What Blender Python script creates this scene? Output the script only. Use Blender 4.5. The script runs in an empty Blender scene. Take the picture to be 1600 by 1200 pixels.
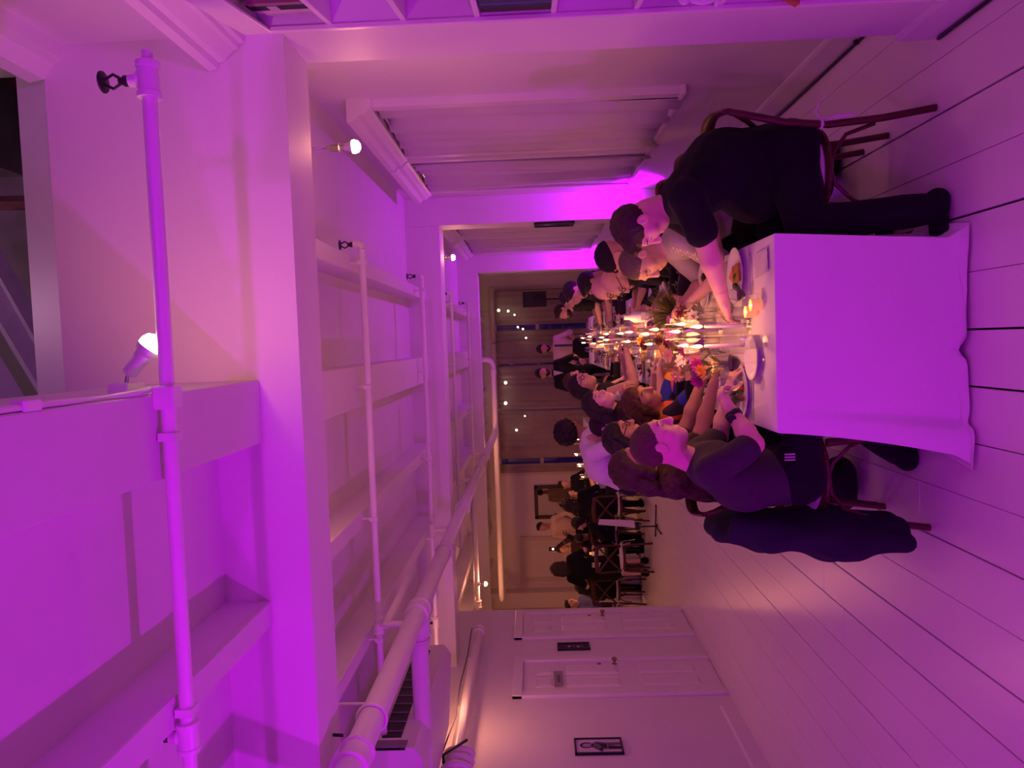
import bpy, math, random
import numpy as np
from mathutils import Vector, Matrix
random.seed(7); rng = np.random.default_rng(7)
SC = bpy.context.scene
COL = SC.collection
V = Vector

# ------------------------------------------------------------------ camera
FPX = 1180.0                     # focal length in pixels of the 1600x1200 frame
CAM = V((0, 0, 1.72))
_Y = V((65, 35, FPX)).normalized()                    # depth axis in (right, down, forward)
_s = 0.034
_D = V((_s, 1, -(35 + 65 * _s) / FPX)).normalized()   # world down
_X = _D.cross(_Y)                                     # world right
RIGHT = V((_X[0], _Y[0], -_D[0])); DOWN = V((_X[1], _Y[1], -_D[1])); FWD = V((_X[2], _Y[2], -_D[2]))
cam = bpy.data.cameras.new('camera'); co = bpy.data.objects.new('camera', cam); COL.objects.link(co)
cam.sensor_fit = 'HORIZONTAL'; cam.sensor_width = 36; cam.lens = FPX / 1600 * 36; cam.clip_start = 0.05
M = Matrix((DOWN, RIGHT, -FWD)).transposed().to_4x4(); M.translation = CAM
co.matrix_world = M                                   # the phone lies on its side: world up is picture left
SC.camera = co

def at(px, py, d):               # picture pixel + distance along the room -> point in the room
    r = RIGHT * (600 - py) + DOWN * (px - 800) + FWD * FPX
    return CAM + r * (d / r.y)

# ------------------------------------------------------------------ view, world, lights
SC.view_settings.view_transform = 'Standard'; SC.view_settings.look = 'None'
SC.view_settings.gamma = 1; SC.view_settings.use_curve_mapping = False
SC.view_settings.exposure = 0.0
SC.cycles.max_bounces = 8; SC.cycles.diffuse_bounces = 5; SC.cycles.glossy_bounces = 3
SC.cycles.transmission_bounces = 6; SC.cycles.transparent_max_bounces = 16
SC.cycles.caustics_reflective = False; SC.cycles.caustics_refractive = False
SC.cycles.sample_clamp_indirect = 4.0
wd = bpy.data.worlds.new('night'); SC.world = wd; wd.use_nodes = True
wd.node_tree.nodes['Background'].inputs[0].default_value = (0.02, 0.012, 0.03, 1)
wd.node_tree.nodes['Background'].inputs[1].default_value = 0.3

MAG = (0.56, 0.0, 1.0); PUR = (0.64, 0.0, 1.0); WARM = (1.0, 0.335, 0.18); CANDLE = (1.0, 0.36, 0.12)
def lamp(name, kind, loc, power, color, radius=.05, target=None, angle=120, blend=.6):
    L = bpy.data.lights.new(name, kind); L.energy = power; L.color = color; L.shadow_soft_size = radius
    o = bpy.data.objects.new(name, L); COL.objects.link(o); o.location = loc
    if kind == 'SPOT': L.spot_size = math.radians(angle); L.spot_blend = blend
    if target is not None: o.rotation_euler = (V(target) - V(loc)).to_track_quat('-Z', 'Y').to_euler()
    return o
# LED uplighters on the floor (fixtures built further down)
UPLIGHTS = [(1.36, 7.30, .42, (1.42, 7.62, 2.6)), (1.36, 12.5, .42, (1.42, 12.85, 2.6)),
            (1.02, 1.2, .30, (.75, 1.9, 3.2)), (-2.6, .6, .30, (-1.5, 2.1, 3.0)), (.95, -2.3, 2.45, (.5, 2.4, .6)), (-1.7, -2.4, 2.45, (-1.6, 2.8, .6))]
UPPOW = [135, 165, 100, 220, 150, 185]
for i, (x, y, z, t) in enumerate(UPLIGHTS):
    lamp('uplight_beam', 'SPOT', (x, y, z), UPPOW[i], MAG if i < 2 else PUR, .06, t, 140, .9)
# warm bulbs (bulb objects built further down); the first is the little spot on the joist
BULBS = [(.985, 3.72, 2.58), (.96, 8.33, 2.60), (-3.45, 10.7, 2.56), (-1.9, 13.5, 2.76), (-4.8, 13.6, 2.76)]  # last two: unseen bulbs added to brighten the far hall
lamp('spot_bulb', 'SPOT', (.045, 2.17, 2.872), 19, WARM, .035, (.6, 2.96, 2.80), 150, .8)
for i, p in enumerate(BULBS):
    lamp('bulb_light', 'POINT', (p[0], p[1], p[2] - .045), (4.8, 5, 20, 26, 32)[i], WARM, .05)
for p, w in (((-1.9, -.9, 2.55), 1.2), ((.9, -1.6, 2.6), 1.2), ((-2.9, 6.35, 2.555), 13), ((-.7, 3.46, 2.755), 5.5)):  # warm fill added out of view: behind viewer, air conditioner and near beam
    lamp('bulb_light', 'POINT', p, w, WARM, .05)
lamp('loft_fill', 'POINT', (.3, 3.1, 5.7), 16, (1, .55, .8), .2)  # added dim fill to lift the loft interior, no fixture there
CANDLE_L = [(0.0, 3.45), (.02, 4.1), (-.03, 4.9), (.03, 5.8), (0, 6.9), (0, 8.3), (0, 10.2), (0, 12.4)]
for x, y in CANDLE_L:
    lamp('candle_glow', 'POINT', (x, y, 1.0), (4.2 if y < 4.5 else 3.4) if y < 6 else 3.6, CANDLE, .07)
lamp('candle_glow', 'POINT', (-2.05, 13.0, 1.02), 5, CANDLE, .08); lamp('candle_glow', 'POINT', (-4.15, 13.6, 1.02), 5, CANDLE, .08)

# ------------------------------------------------------------------ materials
MATS = {}
def mat(name, color, rough=.6, metal=0.0, noise=0.0, nscale=8.0, bump=0.0, bscale=60.0, emit=None, estr=0.0, spec=.4, sheen=0.0, stretch=None, color2=None):
    if name in MATS: return MATS[name]
    m = bpy.data.materials.new(name); m.use_nodes = True; nt = m.node_tree; b = nt.nodes['Principled BSDF']
    b.inputs['Base Color'].default_value = (*color, 1); b.inputs['Roughness'].default_value = rough; b.inputs['Metallic'].default_value = metal
    b.inputs['Specular IOR Level'].default_value = spec
    if sheen: b.inputs['Sheen Weight'].default_value = sheen
    tc = nt.nodes.new('ShaderNodeTexCoord'); mp = nt.nodes.new('ShaderNodeMapping'); nt.links.new(tc.outputs['Object'], mp.inputs[0])
    if stretch: mp.inputs['Scale'].default_value = stretch
    if noise or color2:
        n = nt.nodes.new('ShaderNodeTexNoise'); n.inputs['Scale'].default_value = nscale; n.inputs['Detail'].default_value = 5
        nt.links.new(mp.outputs[0], n.inputs[0]); r = nt.nodes.new('ShaderNodeValToRGB')
        c2 = color2 or tuple(c * (1 - noise) for c in color)
        r.color_ramp.elements[0].position = .3; r.color_ramp.elements[1].position = .7
        r.color_ramp.elements[0].color = (*c2, 1); r.color_ramp.elements[1].color = (*color, 1)
        nt.links.new(n.outputs[0], r.inputs[0]); nt.links.new(r.outputs[0], b.inputs['Base Color'])
    if bump:
        n2 = nt.nodes.new('ShaderNodeTexNoise'); n2.inputs['Scale'].default_value = bscale; n2.inputs['Detail'].default_value = 4
        nt.links.new(mp.outputs[0], n2.inputs[0]); bp = nt.nodes.new('ShaderNodeBump'); bp.inputs['Strength'].default_value = bump; bp.inputs['Distance'].default_value = .01
        nt.links.new(n2.outputs[0], bp.inputs['Height']); nt.links.new(bp.outputs[0], b.inputs['Normal'])
    if emit:
        b.inputs['Emission Color'].default_value = (*emit, 1); b.inputs['Emission Strength'].default_value = estr
    MATS[name] = m; return m
def glassmat(name, tint=(1, 1, 1), gloss=.12):
    if name in MATS: return MATS[name]
    m = bpy.data.materials.new(name); m.use_nodes = True; nt = m.node_tree; nt.nodes.clear()
    o = nt.nodes.new('ShaderNodeOutputMaterial'); t = nt.nodes.new('ShaderNodeBsdfTransparent'); g = nt.nodes.new('ShaderNodeBsdfGlossy')
    x = nt.nodes.new('ShaderNodeMixShader'); lw = nt.nodes.new('ShaderNodeLayerWeight'); lw.inputs[0].default_value = .25
    mp = nt.nodes.new('ShaderNodeMapRange'); mp.inputs[3].default_value = gloss * .5; mp.inputs[4].default_value = min(1, gloss * 4)
    t.inputs[0].default_value = (*tint, 1); g.inputs['Roughness'].default_value = .04
    nt.links.new(lw.outputs['Facing'], mp.inputs[0]); nt.links.new(mp.outputs[0], x.inputs[0])
    nt.links.new(t.outputs[0], x.inputs[1]); nt.links.new(g.outputs[0], x.inputs[2]); nt.links.new(x.outputs[0], o.inputs[0])
    MATS[name] = m; return m
m_wall = mat('wall_paint', (.78, .75, .74), .55, noise=.04, nscale=2.5, bump=.06, bscale=35)
m_ceil = mat('ceiling_paint', (.74, .71, .70), .6, noise=.05, nscale=3, bump=.08, bscale=30)
m_trim = mat('trim_paint', (.80, .77, .76), .4, noise=.03)
m_floor = mat('floor_paint', (.86, .80, .80), .28, noise=.07, nscale=1.6, bump=.10, bscale=9, stretch=(1, .25, 1), spec=.45)
m_gap = mat('floor_gap_dark', (.012, .010, .012), .9)
m_pipe = mat('pipe_paint', (.80, .77, .76), .35, noise=.04, nscale=12, bump=.05)
m_cloth = mat('table_linen', (.82, .79, .80), .85, noise=.03, nscale=5, bump=.12, bscale=180, sheen=.2)
m_curtain = mat('sheer_curtain', (.66, .62, .64), .9, noise=.06, nscale=4, sheen=.2)
m_black = mat('black_plastic', (.012, .012, .014), .45)
m_blackfab = mat('black_cotton', (.010, .010, .014), .95, bump=.2, bscale=220, sheen=.03)
m_charcoal = mat('charcoal_cotton', (.045, .037, .048), .95, bump=.2, bscale=200, sheen=.05)
m_navy = mat('navy_wool', (.012, .012, .024), .95, bump=.3, bscale=240)
m_wood = mat('dark_bentwood', (.105, .030, .022), .38, noise=.5, nscale=9, stretch=(6, 6, .6), spec=.4)
m_brown = mat('dark_brown_wood', (.07, .035, .022), .5, noise=.5, nscale=14, stretch=(1, 6, 1))
m_steel = mat('steel', (.55, .55, .56), .28, metal=1)
m_brass = mat('aged_brass', (.30, .21, .12), .4, metal=1)
m_ceramic = mat('white_ceramic', (.80, .79, .80), .18, noise=.02)
m_wax = mat('ivory_wax', (.86, .78, .70), .5, noise=.03)
m_flame = mat('candle_flame', (1, .7, .3), .5, emit=(1.0, .52, .16), estr=26)
m_bulb = mat('lit_bulb', (1, .8, .6), .5, emit=(1.0, .72, .42), estr=22)
m_amber = mat('amber_votive', (.95, .55, .22), .35, emit=(1, .38, .10), estr=.45)
m_glass = glassmat('clear_glass', (.97, .97, .97), .07)
m_pane = glassmat('window_glass', (.55, .52, .55), .16)
m_wine = mat('red_wine', (.030, .002, .008), .35, spec=.1)
m_mirror = mat('mirror_glass', (.75, .72, .72), .03, metal=1)

# ------------------------------------------------------------------ mesh helpers
class MB:
    def __init__(s): s.v = []; s.f = []
    def add(s, vs, fs):
        n = len(s.v); s.v += [tuple(p) for p in vs]; s.f += [tuple(i + n for i in f) for f in fs]; return s
    def box(s, x0, x1, y0, y1, z0, z1, c=0.0):
        if c <= 0:
            vs = [(x, y, z) for z in (z0, z1) for x, y in ((x0, y0), (x1, y0), (x1, y1), (x0, y1))]
            return s.add(vs, [(3, 2, 1, 0), (4, 5, 6, 7), (0, 1, 5, 4), (1, 2, 6, 5), (2, 3, 7, 6), (3, 0, 4, 7)])
        bx = lambda a, z: [(x0 + a, y0 + c, z), (x0 + c, y0 + a, z), (x1 - c, y0 + a, z), (x1 - a, y0 + c, z), (x1 - a, y1 - c, z), (x1 - c, y1 - a, z), (x0 + c, y1 - a, z), (x0 + a, y1 - c, z)]
        vs = bx(c * .7, z0) + bx(0, z0 + c) + bx(0, z1 - c) + bx(c * .7, z1); fs = [tuple(range(7, -1, -1)), tuple(range(24, 32))]
        for k in range(3):
            for i in range(8): j = (i + 1) % 8; fs.append((8 * k + i, 8 * k + j, 8 * k + 8 + j, 8 * k + 8 + i))
        return s.add(vs, fs)
    def tube(s, pts, r, n=10, closed=False, cap=True, flat=1.0, upv=None):
        pts = [V(p) for p in pts]; N = len(pts); rr = r if isinstance(r, (list, tuple)) else [r] * N; base = len(s.v); prev = None; vs = []
        for i, p in enumerate(pts):
            t = (pts[(i + 1) % N] - pts[i - 1]) if closed else (pts[min(i + 1, N - 1)] - pts[max(i - 1, 0)])
            t = t.normalized() if t.length > 1e-9 else V((0, 0, 1))
            if prev is None:
                a = V(upv) if upv is not None else (V((0, 0, 1)) if abs(t.z) < .9 else V((1, 0, 0)))
            else: a = prev
            a = (a - t * a.dot(t)); a = a.normalized() if a.length > 1e-6 else t.orthogonal().normalized(); prev = a; b = t.cross(a)
            for k in range(n):
                w = 2 * math.pi * k / n; vs.append(p + a * (math.cos(w) * rr[i] * flat) + b * (math.sin(w) * rr[i]))
        fs = []
        for i in range(N if closed else N - 1):
            for k in range(n):
                j = (i + 1) % N; fs.append((i * n + k, i * n + (k + 1) % n, j * n + (k + 1) % n, j * n + k))
        if cap and not closed: fs += [tuple(range(n - 1, -1, -1)), tuple((N - 1) * n + k for k in range(n))]
        return s.add(vs, fs)
    def lathe(s, prof, c=(0, 0, 0), n=20, axis=None):
        q = V((0, 0, 1)).rotation_difference(V(axis).normalized()) if axis is not None else None; vs = []
        for r, z in prof:
            for k in range(n):
                w = 2 * math.pi * k / n; p = V((r * math.cos(w), r * math.sin(w), z)); p = q @ p if q else p; vs.append(p + V(c))
        fs = [(i * n + k, i * n + (k + 1) % n, (i + 1) * n + (k + 1) % n, (i + 1) * n + k) for i in range(len(prof) - 1) for k in range(n)]
        if prof[0][0] > 1e-6: fs.append(tuple(range(n - 1, -1, -1)))
        if prof[-1][0] > 1e-6: fs.append(tuple((len(prof) - 1) * n + k for k in range(n)))
        return s.add(vs, fs)
    def prism(s, poly, axis, a, b):       # poly in the two other axes, extruded from a to b
        def P(u, v, w): return {'x': (w, u, v), 'y': (u, w, v), 'z': (u, v, w)}[axis]
        n = len(poly); vs = [P(u, v, a) for u, v in poly] + [P(u, v, b) for u, v in poly]
        return s.add(vs, [tuple(range(n)), tuple(range(2 * n - 1, n - 1, -1))] + [(i, n + i, n + (i + 1) % n, (i + 1) % n) for i in range(n)])
    def sphere(s, c, r, n=12, m=8, sc=(1, 1, 1)):
        prof = [(max(1e-7, math.sin(math.pi * i / m)), -math.cos(math.pi * i / m)) for i in range(m + 1)]; k0 = len(s.v); s.lathe(prof, (0, 0, 0), n)
        for i in range(k0, len(s.v)): p = s.v[i]; s.v[i] = (c[0] + p[0] * r * sc[0], c[1] + p[1] * r * sc[1], c[2] + p[2] * r * sc[2])
        return s
    def build(s, name, m, parent=None, smooth=False, kind=None):
        me = bpy.data.meshes.new(name); me.from_pydata(s.v, [], s.f); me.validate(); return link(name, me, m, parent, smooth, kind)
def link(name, me, m, parent=None, smooth=False, kind=None):
    if m is not None and not me.materials: me.materials.append(m)
    if smooth: me.shade_smooth()
    o = bpy.data.objects.new(name, me); COL.objects.link(o)
    if parent is not None: o.parent = parent
    if kind: o['kind'] = kind
    return o
def fixn(o):      # outward normals
    import bmesh
    bm = bmesh.new(); bm.from_mesh(o.data); bmesh.ops.recalc_face_normals(bm, faces=bm.faces); bm.to_mesh(o.data); bm.free(); return o
def smooth_by(o, ang=40):
    o.data.shade_smooth()
    try: o.data.set_sharp_from_angle(angle=math.radians(ang))
    except Exception: pass
    return o
def thing(name, label, cat, loc=(0, 0, 0), rz=0.0, group=None, kind=None):
    o = bpy.data.objects.new(name, None); COL.objects.link(o); o.location = loc; o.rotation_euler = (0, 0, rz); o.empty_display_size = .05
    return tag(o, label, cat, group, kind)
def tag(o, label=None, cat=None, group=None, kind=None):
    if label: o['label'] = label
    if cat: o['category'] = cat
    if group: o['group'] = group
    if kind: o['kind'] = kind
    return o
def dup(root, loc=None, rz=None, label=None, group=None, scale=None):
    r = root.copy(); COL.objects.link(r)
    if loc is not None: r.location = loc
    if rz is not None: r.rotation_euler = (0, 0, rz)
    if scale is not None: r.scale = (scale,) * 3
    if label: r['label'] = label
    if group: r['group'] = group
    for ch in list(root.children):
        c = ch.copy(); COL.objects.link(c); c.parent = r
        for g in list(ch.children):
            d = g.copy(); COL.objects.link(d); d.parent = c
    return r
ORD = ['first', 'second', 'third', 'fourth', 'fifth', 'sixth', 'seventh', 'eighth', 'ninth', 'tenth', 'eleventh', 'twelfth', 'thirteenth', 'fourteenth', 'fifteenth', 'sixteenth', 'seventeenth', 'eighteenth', 'nineteenth', 'twentieth']
# ================================================================== the setting
XL, XR, XP = -3.39, 1.51, 1.225          # left wall, right wall, inner face of the piers
YB, YE = -3.0, 17.0                      # wall behind the camera, far wall
YW = 9.45                                # where the left wall ends and the hall widens
ZC = 3.0; ZJ = 2.815; ZB = 2.65          # ceiling, joist bottoms, beam bottoms
XW = -7.2
BEAMS = [(2.96, 3.27), (7.76, 8.07), (12.95, 13.26)]

# floor with single boards
fl = MB().box(XW, XR + .1, YB, YE, -.10, -.022).build('floor', m_gap); tag(fl, kind='structure')
fl['label'] = 'white painted wide plank floor with dark joints'
PITCH = .225
wide = {.89: .009, .44: .009, -.01: .008, -.235: .008, -.46: .004, -.91: .007, -1.36: .006, -1.585: .006, -2.035: .006, .665: .003}
k0 = int((XW + .01) / PITCH) - 1; nrow = 0
xs = [-.01 + PITCH * k for k in range(-33, 8)]
def gapw(x):
    for g, w in wide.items():
        if abs(g - x) < .05: return w
    return .0022
xs = [x for x in xs if XW < x < XR]
xs = [XW] + xs + [XR]
for i in range(len(xs) - 1):
    a, b = xs[i], xs[i + 1]
    g0, g1 = gapw(a) / 2, gapw(b) / 2
    ys = YB if b > XL - .3 else YW
    cuts = [ys]
    y = ys + random.uniform(2.2, 5.2)
    while y < YE - 1.5: cuts.append(y); y += random.uniform(3.2, 5.4)
    cuts.append(YE)
    for j in range(len(cuts) - 1):
        t = random.uniform(-.0008, .0008)
        MB().box(a + g0, b - g1, cuts[j] + .0012, cuts[j + 1] - .0012, -.022, t, .002).build('floor_plank', m_floor, fl)

# walls
def wall(name, label, fn, m=None):
    mb = MB(); fn(mb); o = mb.build(name, m or m_wall); o['label'] = label; return tag(o, kind='structure')
wl = wall('wall_left', 'white plaster wall with two panelled doors', lambda b: (b.box(XL - .14, XL, YB, YW, 0, ZC + .1)))
wall('wall_return', 'white wall behind the end of the door wall', lambda b: b.box(XW, XL - .14, YW - .14, YW, 0, ZC + .1))
wall('wall_side', 'cream side wall of the far hall', lambda b: b.box(XW - .1, XW, YW - .14, YE, 0, ZC + .1))
wall('wall_back', 'white wall behind the viewer', lambda b: b.box(XL - .14, XR + .1, YB - .1, YB, 0, 5.2))
m_far = mat('far_wall_paint', (.70, .62, .58), .6, noise=.05, nscale=2)
# far wall with window openings
FW = [(-2.95, -1.55), (-1.45, -.05), (.1, 1.2)]
def farw(b):
    z0, z1 = .55, 2.56
    b.box(XW, FW[0][0], YE, YE + .12, 0, ZC + .1); b.box(FW[0][0], XR + .1, YE, YE + .12, 0, z0); b.box(FW[0][0], XR + .1, YE, YE + .12, z1, ZC + .1)
    b.box(FW[0][1], FW[1][0], YE, YE + .12, z0, z1); b.box(FW[1][1], FW[2][0], YE, YE + .12, z0, z1); b.box(FW[2][1], XR + .1, YE, YE + .12, z0, z1)
wf = wall('wall_far', 'cream far wall with curtained windows', farw, m_far)
# right wall with openings for the windows
RW = [(4.72, 5.86), (6.10, 7.24), (8.55, 10.1), (10.6, 12.3)]
ZW0, ZW1 = .82, 2.66
def rightw(b):
    y = 3.27
    for a, c in RW:
        b.box(XR, XR + .14, y, a, 0, ZC + .1); b.box(XR, XR + .14, a, c, 0, ZW0); b.box(XR, XR + .14, a, c, ZW1, ZC + .1); y = c
    b.box(XR, XR + .14, y, YE, 0, ZC + .1)
wr = wall('wall_right', 'white wall with piers and tall curtained windows', rightw)
for (a, c) in BEAMS[1:]:
    MB().box(XP, XR, a, c, 0, ZC + .02, .004).build('pier', m_wall, wr)
# near pier with the bookcase in front; its upper wall rises into the light well
MB().box(XP, XR + .14, YB, 3.27, 0, 5.2).build('pier', m_wall, wr)

# ceiling with beams and joists
def ceilf(b):
    b.box(XW, XR + .14, 3.27, YE + .1, ZC, ZC + .12)
    b.box(XL - .14, -.35, YB - .1, 2.96, ZC, ZC + .12)
ce = wall('ceiling', 'white ceiling with boxed beams and joists', ceilf, m_ceil)
# beam with the tall face towards the viewer
fixn(MB().prism([(XL, ZB), (XR, ZB), (XR, 3.60), (-.36, 3.60), (-.36, ZC + .12), (XL, ZC + .12)], 'y', 2.96, 3.27).build('beam', m_wall, ce))
MB().prism([(2.965, 3.60), (3.27, 3.60), (3.27, 3.78), (3.06, 3.78)], 'x', -.35, XP).build('beam_ledge', m_trim, ce)
for a, c in BEAMS[1:]:
    MB().box(XW if a > 9 else XL, XP, a, c, ZB, ZC + .01, .006).build('beam', m_wall, ce)
JX = [(.47, .57), (-.36, -.11), (-1.10, -1.0), (-1.86, -1.76), (-2.62, -2.52)]
for (x0, x1) in JX:
    segs = [(3.27, 7.76), (8.07, 12.95), (13.26, 17.0)]
    if x0 < 0: segs = [(YB, 2.96)] + segs
    for a, c in segs:
        top = ZC + .01 if not (x0 == -.36 and a == YB) else 3.3
        MB().box(x0, x1, a, c, ZJ, top, .005).build('joist', m_ceil, ce)
for x0 in (-3.4, -4.2, -5.0, -5.8, -6.6):
    for a, c in ((9.45, 12.95), (13.26, 17.0)): MB().box(x0, x0 + .1, a, c, ZJ, ZC + .01, .005).build('joist', m_ceil, ce)
# side of the light well above the thick joist, and the dark loft above
MB().box(-.36, -.28, YB, 2.96, 3.3, 3.60).build('well_side', m_wall, ce)
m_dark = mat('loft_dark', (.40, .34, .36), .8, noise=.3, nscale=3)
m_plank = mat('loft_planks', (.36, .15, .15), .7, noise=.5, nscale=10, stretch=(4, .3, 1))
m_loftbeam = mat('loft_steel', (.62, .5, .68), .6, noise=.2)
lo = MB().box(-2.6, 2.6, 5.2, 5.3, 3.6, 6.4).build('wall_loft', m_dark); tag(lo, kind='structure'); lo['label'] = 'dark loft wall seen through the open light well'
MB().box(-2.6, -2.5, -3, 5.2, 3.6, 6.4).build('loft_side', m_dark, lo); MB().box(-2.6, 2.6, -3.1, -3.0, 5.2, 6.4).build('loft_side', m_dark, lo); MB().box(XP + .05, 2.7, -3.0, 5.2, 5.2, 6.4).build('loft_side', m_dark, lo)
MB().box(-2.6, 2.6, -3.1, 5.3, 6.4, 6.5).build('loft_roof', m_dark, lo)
for k in range(7):      # sloping boards in the upper corner
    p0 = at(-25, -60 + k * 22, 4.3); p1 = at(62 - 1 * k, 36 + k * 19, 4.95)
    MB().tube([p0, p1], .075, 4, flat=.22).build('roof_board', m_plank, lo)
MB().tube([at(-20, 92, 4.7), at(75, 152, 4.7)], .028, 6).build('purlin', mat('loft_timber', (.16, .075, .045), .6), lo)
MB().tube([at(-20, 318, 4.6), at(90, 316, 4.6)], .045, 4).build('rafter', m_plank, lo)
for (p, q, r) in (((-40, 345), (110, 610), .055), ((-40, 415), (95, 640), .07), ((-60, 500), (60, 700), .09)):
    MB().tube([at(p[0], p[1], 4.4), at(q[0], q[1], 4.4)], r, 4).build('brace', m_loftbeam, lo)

# mouldings along the right: cornice over the bookcase, ledge of the well
def cornice(x0, z0, y0, y1, sc=1.0, name='trim_1'):
    prof = [(0, 0), (-.03, .0), (-.035, .02), (-.055, .025), (-.06, .045), (-.10, .085), (-.105, .11), (-.13, .115), (-.14, .15), (0, .15)]
    return MB().prism([(x0 + u * sc, z0 + w * sc) for u, w in prof], 'y', y0, y1).build(name, m_trim)
t1 = cornice(XP, 2.80, -1.0, 2.955, .95); tag(t1, kind='structure'); t1['label'] = 'white moulded cornice above the bookcase'
t2 = MB().prism([(XP, 3.52), (XP - .06, 3.52), (XP - .075, 3.56), (XP - .13, 3.60), (XP - .14, 3.66), (XP, 3.66)], 'y', -1.0, 2.96).build('trim_2', m_trim); tag(t2, kind='structure'); t2['label'] = 'white moulding along the light well'
bb = MB().prism([(XP, 0), (XP - .02, 0), (XP - .02, .15), (XP - .012, .17), (XP, .17)], 'y', -1.0, 3.29)
o = bb.build('baseboard_right', m_trim); tag(o, kind='structure'); o['label'] = 'white baseboard of the near pier'
o = MB().prism([(XR, 0), (XR - .02, 0), (XR - .02, .15), (XR - .012, .17), (XR, .17)], 'y', 3.27, 7.76).build('baseboard_recess', m_trim); tag(o, kind='structure'); o['label'] = 'white baseboard under the windows'
o = MB().prism([(XL, 0), (XL + .02, 0), (XL + .02, .12), (XL, .14)], 'y', YB, 6.8).build('baseboard_left', m_trim); tag(o, kind='structure'); o['label'] = 'white baseboard of the door wall'

# windows on the right: casing, sash bars, pane; curtains hang in front
def window_r(n, a, c, mirror=False):
    w = MB(); d = XR - .05
    w.box(d, XR, a - .07, a, ZW0 - .05, ZW1 + .10); w.box(d, XR, c, c + .07, ZW0 - .05, ZW1 + .10)
    o = w.build('window_%d' % n, m_trim); tag(o, kind='structure'); o['label'] = ('tall casement window beside the near pier', 'tall window lit magenta beside the second pier', 'tall window just past the second pier', 'last tall window on the right wall')[n - 1]
    MB().prism([(XR, ZW1), (d - .01, ZW1), (d - .02, ZW1 + .02), (d - .05, ZW1 + .05), (d - .055, ZW1 + .085), (d - .085, ZW1 + .11), (d - .09, ZW1 + .15), (XR, ZW1 + .15)], 'y', a - .1, c + .1).build('header_moulding', m_trim, o)
    MB().box(d - .004, XR + .05, a - .08, c + .08, ZW0 - .06, ZW0 - .03, .004).build('sill', m_trim, o)
    MB().box(XR + .05, XR + .06, a, c, ZW0, ZW1).build('pane', m_pane, o)
    for z in (ZW0 + .02, (ZW0 + ZW1) / 2, ZW1 - .03): MB().box(XR + .03, XR + .07, a, c, z - .025, z + .025).build('sash_bar', m_trim, o)
    for y in (a + .03, c - .03): MB().box(XR + .03, XR + .07, y - .03, y + .03, ZW0, ZW1).build('sash_bar', m_trim, o)
    MB().tube([(d + .02, a - .02, ZW1 - .03), (d + .02, c + .02, ZW1 - .03)], .009, 8).build('curtain_rod', m_steel, o)
    return o
for n, (a, c) in enumerate(RW): window_r(n + 1, a, c)
def curtain(name, label, p0, p1, z0, z1, nfold=9, amp=.028, mt=None, hem=.03, seed=0, nrm=(1, 0), group=None):
    r_ = random.Random(seed); mb = MB(); nu, nv = nfold * 6, 12; ph = [r_.uniform(0, 6) for _ in range(3)]; vs = []
    hz = [r_.uniform(-hem, hem) for _ in range(nfold + 2)]
    for j in range(nv + 1):
        t = j / nv
        for i in range(nu + 1):
            s = i / nu; q = s * nfold; k = int(q)
            h = hz[k] * (1 - (q - k)) + hz[min(k + 1, nfold + 1)] * (q - k)
            zz = z1 + (z0 + h - z1) * t
            off = amp * math.sin(2 * math.pi * q + 1.6 * math.sin(q * 1.7 + ph[0])) * (.6 + .4 * math.sin(q * 2.3 + ph[2])) * (.75 + .25 * math.sin(3 * t + ph[1])) + .012 * math.sin(5 * t + q)
            vs.append((p0[0] + (p1[0] - p0[0]) * s + nrm[0] * off, p0[1] + (p1[1] - p0[1]) * s + nrm[1] * off, zz))
    w = nu + 1
    mb.add(vs, [(j * w + i, j * w + i + 1, (j + 1) * w + i + 1, (j + 1) * w + i) for j in range(nv) for i in range(nu)])
    o = mb.build(name, mt or m_curtain, smooth=True); md = o.modifiers.new('thick', 'SOLIDIFY'); md.thickness = .004
    return tag(o, label, 'curtain', group)
xc = XR - .05
curtain('sheer_curtain', 'white sheer curtain in the window nearest the bookcase pier', (xc, 4.74), (xc, 5.84), .78, 2.64, 5, .048, seed=1, hem=.07)
curtain('sheer_curtain', 'white sheer curtain in the second window, glowing magenta at its edge', (xc, 6.12), (xc, 7.22), .80, 2.64, 5, .048, seed=2, hem=.07)
curtain('sheer_curtain', 'white sheer curtain just beyond the pier with the small picture', (xc, 8.57), (xc, 10.08), .8, 2.64, 6, .026, seed=3)
curtain('sheer_curtain', 'white sheer curtain in the last window of the right wall', (xc, 10.62), (xc, 12.28), .8, 2.64, 6, .026, seed=4)

# far windows with panes, bars and long drawn curtains with a gap between them
m_curt2 = mat('linen_curtain', (.33, .25, .24), .9, noise=.12, nscale=5)
m_night = mat('night_outside', (.010, .008, .03), .8, emit=(.10, .03, .30), estr=.25)
for n, (a, c) in enumerate(FW):
    w = MB()
    for x in (a, c): w.box(x - .045, x + .045, YE - .05, YE + .02, .5, 2.62)
    w.box(a - .05, c + .05, YE - .06, YE + .02, 2.56, 2.68); w.box(a - .05, c + .05, YE - .09, YE + .02, .48, .55)
    o = w.build('window_%d' % (n + 5), mat('far_trim', (.60, .50, .44), .5)); tag(o, kind='structure'); o['label'] = ('far window nearest the framed mirror', 'middle window of the far wall', 'far window behind the loudspeaker')[n]
    MB().box(a, c, YE + .02, YE + .03, .55, 2.56).build('pane', m_pane, o)
    MB().box(a, c, YE - .02, YE + .02, 1.60, 1.68).build('transom', MATS['far_trim'], o)
    MB().box((a + c) / 2 - .025, (a + c) / 2 + .025, YE - .02, YE + .02, .55, 2.56).build('mullion', MATS['far_trim'], o)
ns = MB().box(-4.5, 2.2, YE + .55, YE + .6, 0, 3.2).build('wall_outside', m_night); tag(ns, kind='structure'); ns['label'] = 'blue night darkness outside the far windows'
yc = YE - .11
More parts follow.
